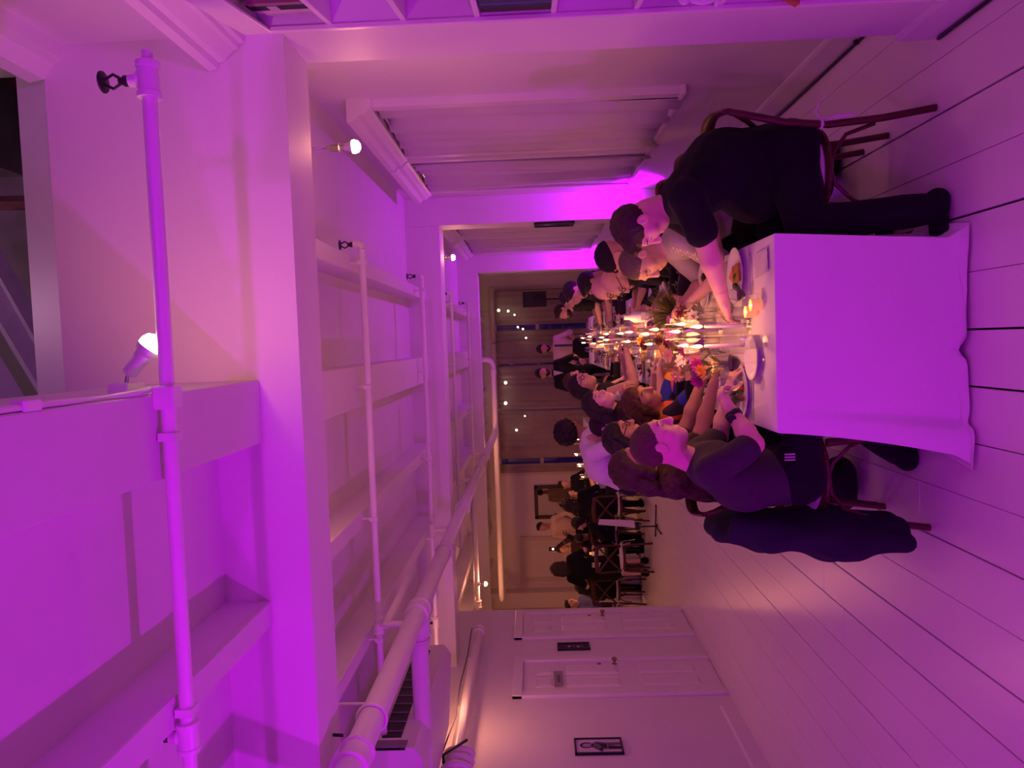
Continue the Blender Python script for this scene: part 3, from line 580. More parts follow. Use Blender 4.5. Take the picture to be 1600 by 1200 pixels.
class SDF:
    def __init__(s): s.p = []
    def cap(s, a, b, ra, rb=None, k=.02, lat=None, sc=1.0, op='u'):
        a, b = np.array(a, float), np.array(b, float); rb = ra if rb is None else rb; r = max(ra, rb) * max(1, sc) + k
        s.p.append(('c', (a, b, ra, rb, None if lat is None else np.array(lat, float) / np.linalg.norm(lat), sc), k, op, np.minimum(a, b) - r, np.maximum(a, b) + r)); return s
    def ell(s, c, rad, R=None, k=.02, op='u'):
        c = np.array(c, float); r = max(rad) + k; R = np.eye(3) if R is None else np.array(R, float)
        s.p.append(('e', (c, np.array(rad, float), R), k, op, c - r, c + r)); return s
    def half(s, c, n, k=.01):          # keep the side the normal points to
        s.p.append(('h', (np.array(c, float), np.array(n, float) / np.linalg.norm(n)), k, 'x', None, None)); return s
    def path(s, pts, rr, k=.02, **kw):
        for i in range(len(pts) - 1): s.cap(pts[i], pts[i + 1], rr[i], rr[i + 1], k, **kw)
        return s
    def mesh(s, h, noise=0.0, nf=20.0, wr=None):
        us = [q for q in s.p if q[3] == 'u']; lo = np.min([q[4] for q in us], 0) - 3 * h; hi = np.max([q[5] for q in us], 0) + 3 * h
        n = np.ceil((hi - lo) / h).astype(int) + 1; F = np.full(n, 1.0, np.float32)
        ax = [(lo[i] + h * np.arange(n[i])).astype(np.float32) for i in range(3)]
        for kind, pr, k, op, b0, b1 in s.p:
            if b0 is None: sl = tuple(slice(0, q) for q in n)
            else:
                i0 = np.maximum(0, np.floor((b0 - lo) / h - 2).astype(int)); i1 = np.minimum(n, np.ceil((b1 - lo) / h + 3).astype(int))
                if (i1 <= i0).any(): continue
                sl = tuple(slice(a, b) for a, b in zip(i0, i1))
            X, Y, Z = np.meshgrid(ax[0][sl[0]], ax[1][sl[1]], ax[2][sl[2]], indexing='ij', sparse=True)
            if kind == 'c':
                a, b, ra, rb, lat, sc = pr; x, y, z = X - a[0], Y - a[1], Z - a[2]; d = b - a
                if lat is not None:
                    q = (x * lat[0] + y * lat[1] + z * lat[2]) * (1 - 1 / sc); x = x - q * lat[0]; y = y - q * lat[1]; z = z - q * lat[2]
                    d = d - lat * d.dot(lat) * (1 - 1 / sc)
                t = np.clip((x * d[0] + y * d[1] + z * d[2]) / max(1e-9, d.dot(d)), 0, 1)
                D = np.sqrt((x - t * d[0]) ** 2 + (y - t * d[1]) ** 2 + (z - t * d[2]) ** 2) - (ra + (rb - ra) * t)
            elif kind == 'e':
                c, rad, R = pr; x, y, z = X - c[0], Y - c[1], Z - c[2]
                u = [(x * R[i][0] + y * R[i][1] + z * R[i][2]) for i in range(3)]
                k0 = np.sqrt(sum((u[i] / rad[i]) ** 2 for i in range(3))); k1 = np.sqrt(sum((u[i] / rad[i] ** 2) ** 2 for i in range(3))) + 1e-9
                D = k0 * (k0 - 1) / k1
            else:
                c, nn = pr; D = -((X - c[0]) * nn[0] + (Y - c[1]) * nn[1] + (Z - c[2]) * nn[2])
            A = F[sl]; k = max(k, 1e-4)
            if op == 'u': hh = np.clip(.5 + .5 * (D - A) / k, 0, 1); F[sl] = D * (1 - hh) + A * hh - k * hh * (1 - hh)
            else:
                B = -D if op == 's' else D; hh = np.clip(.5 - .5 * (B - A) / k, 0, 1); F[sl] = B * (1 - hh) + A * hh + k * hh * (1 - hh)
        if noise:
            X, Y, Z = np.meshgrid(*ax, indexing='ij', sparse=True)
            F += noise * (np.sin(X * nf + 1.3 * np.sin(Y * nf * .7 + 2)) * np.sin(Z * nf * .8 + 1.7 * np.sin(X * nf * .5)) + .5 * np.sin(Y * nf * 1.9 + Z * nf * .6 + 1))
        return surface_nets(F, lo, h)
def npmesh(name, parts, m, parent=None, origin=(0, 0, 0)):
    vs, fs, n = [], [], 0
    for v, f in parts:
        if len(f) == 0: continue
        vs.append(v - np.array(origin, np.float32)); fs.append(f + n); n += len(v)
    if not vs: return None
    v, f = np.concatenate(vs).astype(np.float32), np.concatenate(fs); me = bpy.data.meshes.new(name)
    me.vertices.add(len(v)); me.vertices.foreach_set('co', v.ravel()); me.loops.add(f.size); me.loops.foreach_set('vertex_index', f.ravel().astype(np.int32))
    me.polygons.add(len(f)); me.polygons.foreach_set('loop_start', np.arange(0, f.size, 4, dtype=np.int32)); me.update(calc_edges=True); me.validate()
    return link(name, me, m, parent, True)

# ------------------------------------------------------------------ people
def nv(a): a = np.array(a, float); return a / (np.linalg.norm(a) + 1e-9)
def skinmat(c): return mat('skin_%02d%02d%02d' % tuple(int(x * 99) for x in c), c, .5, noise=.06, nscale=30, spec=.3)
def fabric(c, nm='cloth'): return mat(nm + '_%02d%02d%02d' % tuple(int(x * 99) for x in c), c, .9, noise=.08, nscale=40, bump=.15, bscale=160, sheen=.03, spec=.12)
def hairmat(c): return mat('hair_%02d%02d%02d' % tuple(int(x * 99) for x in c), c, .55, noise=.45, nscale=60, stretch=(3, 3, .5), bump=.5, bscale=120)
SKIN_L, SKIN_M, SKIN_T, SKIN_D = (.72, .44, .35), (.60, .34, .25), (.42, .22, .15), (.20, .10, .07)
def head_frame(face, up):
    f = nv(face); u = np.array(up, float); u = nv(u - f * u.dot(f)); r = np.cross(f, u); return np.stack([r, f, u])
def hand(s, W, D, N, side, curl=.5, sc=1.0, spread=.25):
    """palm and five fingers; N points out of the palm, side to the thumb"""
    D, N, side = nv(D), nv(N), nv(side); P = lambda a, b, c: W + (D * a + side * b + N * c) * sc
    s.cap(P(.0, 0, 0), P(.03, 0, 0), .024 * sc, .022 * sc, .012); s.cap(P(.02, 0, 0), P(.078, .0, 0), .0165 * sc, .0155 * sc, .012, lat=side, sc=2.2)
    for i, (b, L) in enumerate(((.030, .074), (.010, .084), (-.010, .078), (-.029, .060))):
        a0 = P(.082 - abs(b - .005) * .25, b, .0); ang = b * spread * 6; dirv = D * math.cos(ang) + side * math.sin(ang); q = a0; r = .0088 * sc; c = 0
        for j, fr in enumerate((.44, .31, .25)):
            c += curl * (.75, 1.0, .8)[j]; d2 = nv(dirv * math.cos(c) + N * math.sin(c)); q2 = q + d2 * L * fr * sc; s.cap(q, q2, r, r * .93, .004); q = q2; r *= .93
    t0 = P(.022, .028, .004); t1 = t0 + nv(D * .75 + side * .75 + N * .30) * .042 * sc; t2 = t1 + nv(D * .95 + side * .25 + N * (.2 + curl * .4)) * .034 * sc
    s.cap(t0, t1, .0125 * sc, .0105 * sc, .010); s.cap(t1, t2, .0105 * sc, .0085 * sc, .004)
def ik(S, W, a, b, hint):
    v = W - S; D = np.linalg.norm(v); D = min(D, (a + b) * .995); u = nv(v); W2 = S + u * D; x = (a * a - b * b + D * D) / (2 * D); h = math.sqrt(max(0, a * a - x * x))
    hp = np.array(hint, float); hp = nv(hp - u * hp.dot(u)); return S + u * x + hp * h, W2
def person(label, pel, neck, head, face, fwd, hands, top=(.01, .01, .012), sleeve='short', bottom=(.01, .01, .014), shoes=(.01, .01, .012), skin=SKIN_M, hair='short', haircol=(.03, .018, .012),
           knees=None, ankles=None, up=None, elbows=None, wrists=None, h=.013, hh=.0055, group=None, sex='m', glasses=False, beard=False, stand=False, curl=(.45, .45), palm=None, shoulders=None, w=1.0,
           eyes=True, bottoms=True, skirt=False, back=.03, build=1.0, name='person', mtop=None, mbottom=None, wr=.0022, belly=0.0, legs=1.0):
    pel, neck, head, fwd = [np.array(q, float) for q in (pel, neck, head, fwd)]; fwd = nv(fwd); Z = np.array((0, 0, 1.0)); L = nv(np.cross(Z, fwd))      # L: the person's left
    org = (pel[0], pel[1], 0); T = thing(name, label, 'person', org, 0, group); trunk = neck - pel; tn = nv(trunk)
    bk = nv(np.cross(L, tn)); bk = bk if bk.dot(fwd) < 0 else -bk; mid = pel + trunk * .5 + bk * back
    if shoulders is None: sw = (.178 if sex == 'm' else .158) * w; shoulders = [neck - tn * .055 + L * sw, neck - tn * .055 - L * sw]
    Sh = [np.array(q, float) for q in shoulders]; UA, FA = .285, .255
    E, W = [], []
    for i in range(2):
        sgn = 1 if i == 0 else -1
        if elbows is not None and elbows[i] is not None: e, wv = np.array(elbows[i], float), np.array(hands[i], float)
        else: e, wv = ik(Sh[i], np.array(hands[i], float), UA, FA, -Z * .9 + L * sgn * .55 - fwd * .3)
        E.append(e); W.append(wv)
    hipw = .095 if sex == 'm' else .10; Hp = [pel + L * hipw, pel - L * hipw]
    if knees is None:
        if stand: knees = [pel + L * .10 + fwd * .03 - Z * (pel[2] - .50), pel - L * .10 + fwd * .02 - Z * (pel[2] - .50)]
        else: knees = [pel + fwd * .43 + L * .13 - Z * .02, pel + fwd * .43 - L * .13 - Z * .02]
    if ankles is None:
        if stand: ankles = [np.array((k[0], k[1], .09)) - fwd * .04 for k in knees]
        else: ankles = [np.array((k[0], k[1], .09)) - fwd * .05 for k in knees]
    K = [np.array(q, float) for q in knees]; A = [np.array(q, float) for q in ankles]
    if up is None: up = nv(head - neck) * .6 + Z * .4
    R = head_frame(face, up); HP = lambda r, f, u: head + R[0] * r + R[1] * f + R[2] * u
    # --- one continuous body
    b = SDF()
    b.cap(neck - tn * .05, HP(0, -.025, -.07), .056 if sex == 'm' else .048, .05 if sex == 'm' else .044, .03)
    b.cap(pel, mid, .09, .09, .04, lat=L, sc=1.35).cap(mid, neck - tn * .10, .09, .085, .04, lat=L, sc=1.45).cap(Sh[0], Sh[1], .045, .045, .04)
    for i in range(2):
        bare = sleeve in ('short', 'none'); b.cap(Sh[i], E[i], .048 * build if sleeve == 'none' else .042 * build, .039 * build, .025); b.cap(E[i], E[i] + (W[i] - E[i]) * .35, .040 * build, .041 * build, .02).cap(E[i] + (W[i] - E[i]) * .35, W[i], .041 * build, .026, .02)
        b.cap(Hp[i], K[i], .062, .045, .03).cap(K[i], A[i], .046, .032, .02)
    parts = [b.mesh(h)]
    hd = SDF()
    hd.ell(HP(0, -.012, .030), (.076, .098, .092), R, .01).ell(HP(0, .020, -.035), (.061, .074, .078), R, .035).ell(HP(0, .058, -.088), (.030, .028, .024), R, .03)
    hd.cap(HP(0, .088, .026), HP(0, .112, -.020), .009, .0135, .009).ell(HP(0, .102, -.026), (.0175, .014, .010), R, .008)
    hd.cap(HP(-.032, .078, .036), HP(.032, .078, .036), .014, .014, .014).ell(HP(0, .084, -.056), (.024, .013, .007), R, .008).ell(HP(0, .081, -.067), (.020, .013, .007), R, .008)
    for q in (-1, 1):
        hd.ell(HP(q * .032, .098, .013), (.017, .018, .011), R, .012, 's'); hd.ell(HP(q * .045, .058, -.018), (.024, .022, .022), R, .02)
        hd.ell(HP(q * .078, -.008, -.004), (.010, .020, .031), R, .006); hd.ell(HP(q * .088, -.002, .002), (.008, .011, .018), R, .006, 's')
    hd.cap(HP(0, -.03, -.06), neck - tn * .02, .050 if sex == 'm' else .043, .055 if sex == 'm' else .046, .03)
    parts.append(hd.mesh(hh))
    for i in range(2):
        hs = SDF(); D = nv(W[i] - E[i]); side = -L if i == 0 else L      # thumbs inward
        N = np.array(palm[i], float) if palm is not None and palm[i] is not None else -Z
        N = nv(N - D * N.dot(D)); side = nv(side - D * side.dot(D) - N * side.dot(N))
        hs.cap(W[i] - D * .05, W[i], .0285 * build, .0255, .01); hand(hs, W[i], D, N, side, curl[i]); parts.append(hs.mesh(max(.0045, hh * .85)))
    npmesh('body', parts, skinmat(skin), T, org)
    # --- hair
    hc = hairmat(haircol); hr = SDF()
    ncut = R[1] * -.66 + R[2] * .75
    if hair == 'short':
        hr.ell(HP(0, -.016, .036), (.083, .104, .096), R, .01).half(HP(0, .075, .052), ncut, .012); hr.ell(HP(0, .05, .105), (.05, .05, .02), R, .02); [hr.ell(HP(q * .088, .006, -.014), (.022, .030, .036), R, .006, 's') for q in (-1, 1)]; npmesh('hair', [hr.mesh(hh, .0022, 130)], hc, T, org)
    elif hair == 'crop':
        hr.ell(HP(0, -.016, .033), (.0785, .1005, .0935), R, .01).half(HP(0, .07, .060), ncut, .008); [hr.ell(HP(q * .088, .006, -.014), (.022, .030, .036), R, .006, 's') for q in (-1, 1)]; npmesh('hair', [hr.mesh(hh, .0008, 200)], hc, T, org)
    elif hair == 'cap':
        hr.ell(HP(0, -.014, .038), (.086, .106, .098), R, .01).half(HP(0, .0, .030), R[2], .008); hr.cap(HP(-.03, .09, .036), HP(.03, .09, .036), .012, .012, .01); npmesh('knit_cap', [hr.mesh(hh, .0012, 160)], fabric(haircol, 'knit'), T, org)
    elif hair == 'afro':
        hr.ell(HP(0, -.045, .05), (.145, .145, .14), R, .02); hr.half(HP(0, .055, .045), ncut, .02); npmesh('hair', [hr.mesh(hh * 1.3, .010, 95)], hc, T, org)
    elif hair in ('long', 'bob', 'pony'):
        hr.ell(HP(0, -.018, .036), (.088, .108, .099), R, .01).half(HP(0, .080, .056), ncut, .012)
        if hair == 'pony':
            hr.path([HP(0, -.11, .03), HP(0, -.15, -.04), HP(0, -.14, -.16), HP(0, -.12, -.27)], [.035, .042, .035, .012], .03)
        else:
            Ln = .30 if hair == 'long' else .13
            for q in (-.07, -.035, 0, .035, .07): hr.path([HP(q, -.055 - .02 * (abs(q) < .05), .03), HP(q * 1.1, -.085, -.08), HP(q * 1.0, -.09, -.08 - Ln * .5), HP(q * .8, -.08, -.08 - Ln)], [.045, .042, .038, .02], .03)
            for q in (-1, 1): hr.path([HP(q * .07, .02, .06), HP(q * .088, .0, -.02), HP(q * .085, -.01, -.10)], [.02, .024, .020], .02)
        npmesh('hair', [hr.mesh(hh * 1.1, .003, 110)], hc, T, org)
    if beard:
        bd = SDF(); bd.ell(HP(0, .030, -.062), (.062, .068, .052), R, .02).ell(HP(0, .068, -.09), (.036, .032, .030), R, .02); bd.half(HP(0, .03, -.040), -R[2] * .9 + R[1] * .35, .012); bd.ell(HP(0, .098, -.061), (.022, .014, .010), R, .006, 's')
        npmesh('beard', [bd.mesh(hh, .0012, 160)], hc, T, org)
    if eyes:
        e = MB(); [e.sphere(HP(q * .031, .0735, .013) - np.array(org), .0115, 10, 6) for q in (-1, 1)]; e.build('eyes', mat('eye_white', (.6, .55, .52), .3), T, True)
        e = MB(); [e.sphere(HP(q * .031, .0815, .012) - np.array(org), .0055, 8, 5) for q in (-1, 1)]; e.build('irises', m_black, T, True)
        e = MB(); [e.tube([HP(q * .016, .0925, .034) - np.array(org), HP(q * .033, .091, .040) - np.array(org), HP(q * .052, .078, .034) - np.array(org)], [.003, .0035, .002], 5) for q in (-1, 1)]; e.build('eyebrows', hc, T, True)
        e = MB(); e.tube([HP(-.024, .089, -.061) - np.array(org), HP(0, .0975, -.0605) - np.array(org), HP(.024, .089, -.061) - np.array(org)], [.001, .0028, .001], 6); e.build('lips', mat('lip', (skin[0] * .75, skin[1] * .45, skin[2] * .5), .5), T, True)
    if glasses:
        g = MB()
        for q in (-1, 1):
            g.tube([HP(q * .034 + .024 * math.cos(a), .105, .012 + .018 * math.sin(a)) - np.array(org) for a in [k * math.pi / 6 for k in range(12)]], .0028, 5, closed=True); g.tube([HP(q * .058, .103, .018) - np.array(org), HP(q * .084, .0, .02) - np.array(org)], .0025, 5)
        g.tube([HP(-.011, .108, .016) - np.array(org), HP(.011, .108, .016) - np.array(org)], .0025, 5); g.build('glasses', m_black, T)
    # --- clothes
    t = SDF(); B = build
    t.cap(pel + tn * .0, mid, .122 * B, .125 * B, .05, lat=L, sc=1.35).cap(mid, neck - tn * .11, .125 * B, .112 * B, .05, lat=L, sc=1.5).cap(Sh[0] , Sh[1], .062, .062, .05).cap(neck - tn * .09, neck - tn * .035, .085, .066, .04)
    if belly: t.ell(pel + tn * .16 - bk * (.05 + belly * .5), (.15 + belly * .3, .15 + belly, .15 + belly * .3), None, .06)
    if sex == 'f':
        for q in (-1, 1): t.ell(neck - tn * .20 + L * q * .075 - bk * .105, (.062, .062, .062), None, .04)
    for i in range(2):
        if sleeve == 'short': t.cap(Sh[i], Sh[i] + (E[i] - Sh[i]) * .80, .064 * B, .062 * B, .03)
        elif sleeve == 'long': t.cap(Sh[i], E[i], .062 * B, .052 * B, .03).cap(E[i], W[i] - nv(W[i] - E[i]) * .01, .051 * B, .037, .02)
    npmesh('top', [t.mesh(h, wr, 34)], mtop or fabric(top), T, org)
    if bottoms:
        t = SDF(); t.cap(pel - tn * .02, pel + tn * .06, .126 * B, .120 * B, .05, lat=L, sc=1.40)
        if skirt:
            t.cap(pel, (K[0] + K[1]) / 2 + Z * .06, .13, .16, .05, lat=L, sc=1.35); npmesh('skirt', [t.mesh(h, wr, 30)], mbottom or fabric(bottom), T, org)
        else:
            for i in range(2): t.cap(Hp[i], K[i], .088 * B * legs, .068 * legs, .04).cap(K[i], A[i] - Z * .0, .066 * legs, .054 * legs, .03)
            npmesh('trousers', [t.mesh(h, wr, 34)], mbottom or fabric(bottom), T, org)
        for i in range(2):
            ff = nv(np.array((K[i][0] - A[i][0], K[i][1] - A[i][1], 0)) * .0 + fwd); s = SDF(); a0 = np.array((A[i][0], A[i][1], 0)); lt = nv(np.cross(Z, ff))
            s.cap(a0 - ff * .04 + Z * .045, a0 + ff * .16 + Z * .036, .040, .034, .02, lat=lt, sc=1.15).cap(a0 - ff * .03 + Z * .05, A[i] + Z * .01, .042, .042, .03); s.half(a0 + Z * .004, Z, .003)
            npmesh('shoe', [s.mesh(.008)], fabric(shoes, 'shoe'), T, org)
    return T, dict(E=E, W=W, R=R, HP=HP, org=np.array(org), Sh=Sh)
# ================================================================== chairs
m_cush = mat('cushion_white', (.74, .69, .74), .9, noise=.04, bump=.1, bscale=120)
def make_chair():
    c = thing('crossback_chair', 'x', 'chair'); w, d, zs = .19, .19, .45
    pts = lambda s: [(s * .215, -.235, 0), (s * .205, -.205, .22), (s * .195, -.19, .44), (s * .20, -.205, .62), (s * .205, -.245, .80), (s * .19, -.262, .855)]
    def arcs(P, n=4):
        out = []
        for i in range(len(P) - 1):
            for k in range(n): t = k / n; out.append(tuple(P[i][j] * (1 - t) + P[i + 1][j] * t for j in range(3)))
        return out + [P[-1]]
    for s in (-1, 1): smooth_by(MB().tube(arcs(pts(s)), [.0155] * (len(arcs(pts(s))) - 4) + [.0155, .015, .0145, .014, .013][:4], 10).build('back_post', m_wood, c))
    top = [(-.20 + .40 * k / 12, -.262 - .03 * math.sin(math.pi * k / 12), .862 + .022 * math.sin(math.pi * k / 12)) for k in range(13)]
    smooth_by(MB().tube(top, .013, 8, flat=2.4, upv=(0, 0, 1)).build('top_rail', m_wood, c))
    for s in (-1, 1): MB().tube([(s * .185, -.195, .50), (s * .06, -.228, .64), (-s * .06, -.252, .74), (-s * .185, -.262, .845)], .008, 6, flat=1.8).build('cross_slat', m_wood, c)
    smooth_by(MB().lathe([(.0001, zs - .03), (.195, zs - .03), (.212, zs - .018), (.212, zs - .006), (.20, zs), (.0001, zs)], (0, -.01, 0), 24).build('seat', m_wood, c))
    for s in (-1, 1): smooth_by(MB().tube([(s * .17, .15, zs - .02), (s * .178, .165, .25), (s * .19, .19, 0)], [.018, .0165, .013], 10).build('leg', m_wood, c))
    for s in (-1, 1):      # bent braces under the seat
        smooth_by(MB().tube([(s * .182, -.19, .24), (s * .178, -.15, .36), (s * .172, -.08, .41), (s * .168, .0, .42), (s * .168, .06, .40), (s * .175, .13, .33), (s * .178, .165, .25)], .009, 8).build('brace', m_wood, c))
    smooth_by(MB().tube([(-.176, .165, .26), (-.12, .175, .37), (0, .18, .41), (.12, .175, .37), (.176, .165, .26)], .009, 8).build('brace', m_wood, c))
    cu = MB(); prof = [(.0001, zs + .002), (.19, zs + .002), (.205, zs + .016), (.195, zs + .030), (.0001, zs + .036)]; cu.lathe(prof, (0, -.005, 0), 24); cu = smooth_by(cu.build('cushion', m_cush, c), 60)
    for s in (-1, 1):
        r = MB(); p = V((s * .195, -.20, zs + .02))
        for a, b, z in ((.06, -.03, .02), (.05, .03, -.02), (-.02, -.05, .03)): r.tube([p, p + V((s * .02 + a * .2, -.03 + b * .3, .025 + z * .3)), p + V((s * .03 + a * .5, -.05 + b, -.02 + z))], [.006, .010, .003], 5, flat=.35)
        for q in (0, .02): r.tube([p, p + V((s * .012 + q * s, -.02, -.06)), p + V((s * .02 + q * s, -.018, -.13))], [.006, .008, .006], 5, flat=.3)
        r.tube([(s * .195, -.175, zs + .02), (s * .213, -.19, zs + .02), (s * .20, -.215, zs + .02), (s * .178, -.20, zs + .02)], .007, 5, closed=True)
        r.build('tie', m_cush, c)
    return c
CH = make_chair(); _cu = [0]
def chair(x, y, rz, label, group=None):
    if _cu[0] == 0:
        CH.location = (x, y, 0); CH.rotation_euler = (0, 0, rz); CH['label'] = label; _cu[0] = 1; c = CH
    else: c = dup(CH, (x, y, 0), rz, label)
    c['group'] = 'cross-back dining chairs'; return c
H = math.pi / 2

# ================================================================== the long table and its cloth
TX, TY0, TY1, TZ = .40, 3.09, 13.6, .745
t = thing('banquet_table', 'long banquet table hidden under the white floor-length cloth', 'table', (0, TY0, 0))
MB().box(-TX + .01, TX - .01, .02, TY1 - TY0 - .02, TZ - .035, TZ - .006, .004).build('table_top', m_brown, t)
for y in (.25, 2.6, 5.0, 7.5, TY1 - TY0 - .25):
    for x in (-.3, .3): MB().tube([(x, y, TZ - .03), (x, y, 0)], .018, 8).build('leg', m_steel, t)
def cloth(name, label, x0, x1, y0, y1, z, shift=0.0, seed=3, puddle=True, drop=0.0):
    r_ = random.Random(seed); per = []
    nF, nS = 44, max(30, int((y1 - y0) * 9)); e = .012
    for k in range(nF + 1): per.append((x0 + (x1 - x0) * k / nF, y0, 0, -1, 'f', k / nF))
    for k in range(1, nS + 1): per.append((x1, y0 + (y1 - y0) * k / nS, 1, 0, 'r', k / nS))
    for k in range(1, nF + 1): per.append((x1 + (x0 - x1) * k / nF, y1, 0, 1, 'b', k / nF))
    for k in range(1, nS): per.append((x0, y1 + (y0 - y1) * k / nS, -1, 0, 'l', k / nS))
    n = len(per); vs = []; T_ = [0, .012, .03, .1, .2, .32, .45, .58, .7, .8, .88, .93, .965, .985, 1.0, 1.02, 1.04]; ph = r_.uniform(0, 6)
    for t in T_:
        for i, (x, y, nx, ny, sd, s) in enumerate(per):
            tt = min(t, 1.0); zz = z - (z - .012) * tt if tt > .03 else z - .004 * (tt / .012 if tt <= .012 else 1 + (tt - .012) * 55)
            zz = max(.012, zz); out = .003 * min(1, t / .012) + .012 * tt
            ar = y if sd in 'rl' else x
            if sd in 'rl': out += tt * (.014 * math.sin(ar * 17 + ph) + .012 * math.sin(ar * 7.3 + ph * 2)) + .01 * tt
            elif sd == 'f':
                out += tt * .006 * math.sin(ar * 9 + ph) + .0035 * math.exp(-((s - .50 + .03 * tt) / .008) ** 2) * (tt < .85)
                out += .05 * tt ** 2 * math.exp(-((s - .03) / .06) ** 2) - .018 * tt * math.exp(-((s - .12) / .035) ** 2) + .022 * tt * math.exp(-((s - .085) / .02) ** 2)
            if t > .93 and puddle:
                q = (t - .93) / .11; out += .045 * q * (1 + .22 * math.sin(ar * 7 + ph * 3) + .12 * math.sin(ar * 19)) ; zz = max(.012, (1 - q) ** 2 * .05 + .012 + .010 * math.sin(q * 7 + ar * 12) * (q > .3))
                if sd == 'f': out -= .05 * q * math.exp(-((s - .46) / .03) ** 2); zz += .018 * q * math.exp(-((s - .46) / .05) ** 2)
            px = x + nx * out; py = y + ny * out
            if i in (0, nF): px += (out if i else -out) * .9        # corners follow both sides
            wgt = 1.0 if sd == 'f' else max(0, 1 - (y - y0) / .8) if sd in 'rl' else 0
            px += shift * tt * wgt - (.02 * tt * tt if (sd == 'f' and s < .3) else 0)
            vs.append((px, py, zz))
    fs = [(j * n + i, j * n + (i + 1) % n, (j + 1) * n + (i + 1) % n, (j + 1) * n + i) for j in range(len(T_) - 1) for i in range(n)]
    k0 = len(vs); vs += [(per[i][0], per[i][1], z) for i in range(n)]; fs.append(tuple(range(n)))
    o = MB().add(vs[:k0], fs).build(name, m_cloth, smooth=True); fixn(o); smooth_by(o, 50); return tag(o, label, 'tablecloth')
cloth('tablecloth', 'white linen cloth over the long table, reaching the floor', -TX, TX, TY0, TY1, TZ, -.055)

# ================================================================== people at the long table
NEAR = dict(h=.0105, hh=.0042)
A_ = lambda *q: np.array(at(*q))
# man bending over the table on the window side
chair(.69, 3.50, H, 'dark bentwood chair under the man in the black t-shirt')
T, J = person('man with brown hair in a black t-shirt leaning over the table', (.80, 3.50, .575), A_(1043, 322, 3.50), A_(1000, 350, 3.48), (-.80, .02, -.62), (-1, 0, 0),
    (A_(1131, 472, 3.46), (.20, 3.78, .80)), elbows=(A_(1102, 376, 3.37), (.50, 3.80, .83)), shoulders=((.60, 3.31, 1.045), (.62, 3.70, 1.06)), top=(.010, .009, .013), bottom=(.008, .008, .012), skin=SKIN_L, hair='short', haircol=(.045, .022, .018),
    knees=((.455, 3.28, .55), (.46, 3.66, .55)), ankles=((.49, 3.19, .10), (.52, 3.68, .10)), up=(-.5, -.05, .86), back=.075, build=1.16, belly=.05, legs=1.22, curl=(.5, .4), wr=.003, **NEAR)
# man in profile on the door side
chair(-.645, 3.57, -H, 'dark bentwood chair under the man in the charcoal t-shirt')
T, J = person('short-haired man in a charcoal t-shirt seated in profile, wristwatch on', (-.645, 3.44, .575), A_(1080, 722, 3.36), A_(1030, 692, 3.33), (.93, -.06, -.26), (1, 0, 0),
    ((-.26, 3.62, .80), A_(1141, 640, 3.28)), elbows=((-.50, 3.75, .82), A_(1178, 694, 3.17)), shoulders=((-.57, 3.58, 1.0), A_(1112, 736, 3.17)), top=(.050, .040, .052), bottom=(.009, .009, .014), skin=SKIN_L, hair='crop', haircol=(.10, .05, .035),
    knees=((-.24, 3.60, .55), (-.24, 3.34, .55)), ankles=((-.50, 3.72, .10), (-.56, 3.46, .10)), up=(.12, 0, 1), back=.05, build=1.02, curl=(.4, .8), palm=(None, (.5, .5, -.3)), wr=.003, **NEAR)
wv = J['W'][1] - J['org']; dv = nv(J['W'][1] - J['E'][1])
MB().lathe([(.034, -.012), (.037, -.010), (.037, .010), (.034, .012)], wv - dv * .03, 18, dv).build('watch_strap', m_black, T, True); MB().lathe([(.02, .036), (.02, .046), (.0001, .047)], wv - dv * .03, 14, (-.3, -.8, .4)).build('watch_face', m_black, T)
[MB().box(.105 + .012 * k, .111 + .012 * k, -.222, -.219, .63, .675).build('keychain_tag', m_steel, T) for k in range(3)]
# jacket over his chair
s = SDF(); lt = (0, 1, 0)
s.cap((-.965, 3.56, .885), (-.955, 3.52, .72), .050, .070, .05, lat=lt, sc=3.6).cap((-.950, 3.50, .72), (-.965, 3.46, .42), .080, .105, .06, lat=lt, sc=2.5).cap((-.965, 3.46, .42), (-.95, 3.42, .15), .105, .07, .06, lat=lt, sc=2.1).cap((-.90, 3.35, .84), (-.98, 3.26, .35), .04, .05, .05).cap((-.98, 3.26, .35), (-.97, 3.26, .16), .05, .045, .03)
o = npmesh('jacket', [s.mesh(.012, .006, 26)], m_navy); tag(o, 'dark navy jacket draped over the back of the near chair', 'jacket')
o.location = (.055, 0, 0)
# bag on the floor under the second window-side chair
s = SDF(); s.cap((.80, 4.33, .13), (.96, 4.33, .13), .10, .10, .05, lat=(0, 1, 0), sc=1.3).cap((.90, 4.33, .05), (1.0, 4.33, .05), .05, .05, .03, lat=(0, 1, 0), sc=2.0); s.half((0, 0, .004), (0, 0, 1)); o = npmesh('bag', [s.mesh(.01, .003, 30)], m_blackfab); tag(o, 'black bag on the floor below the window-side chairs', 'bag')
s = SDF(); s.cap((-.88, 4.1, .10), (-.76, 4.1, .10), .085, .085, .05, lat=(0, 1, 0), sc=1.4); s.half((0, 0, .004), (0, 0, 1)); o = npmesh('bag', [s.mesh(.012, .003, 30)], m_blackfab); tag(o, 'small black bag on the floor behind the jacket chair', 'bag')

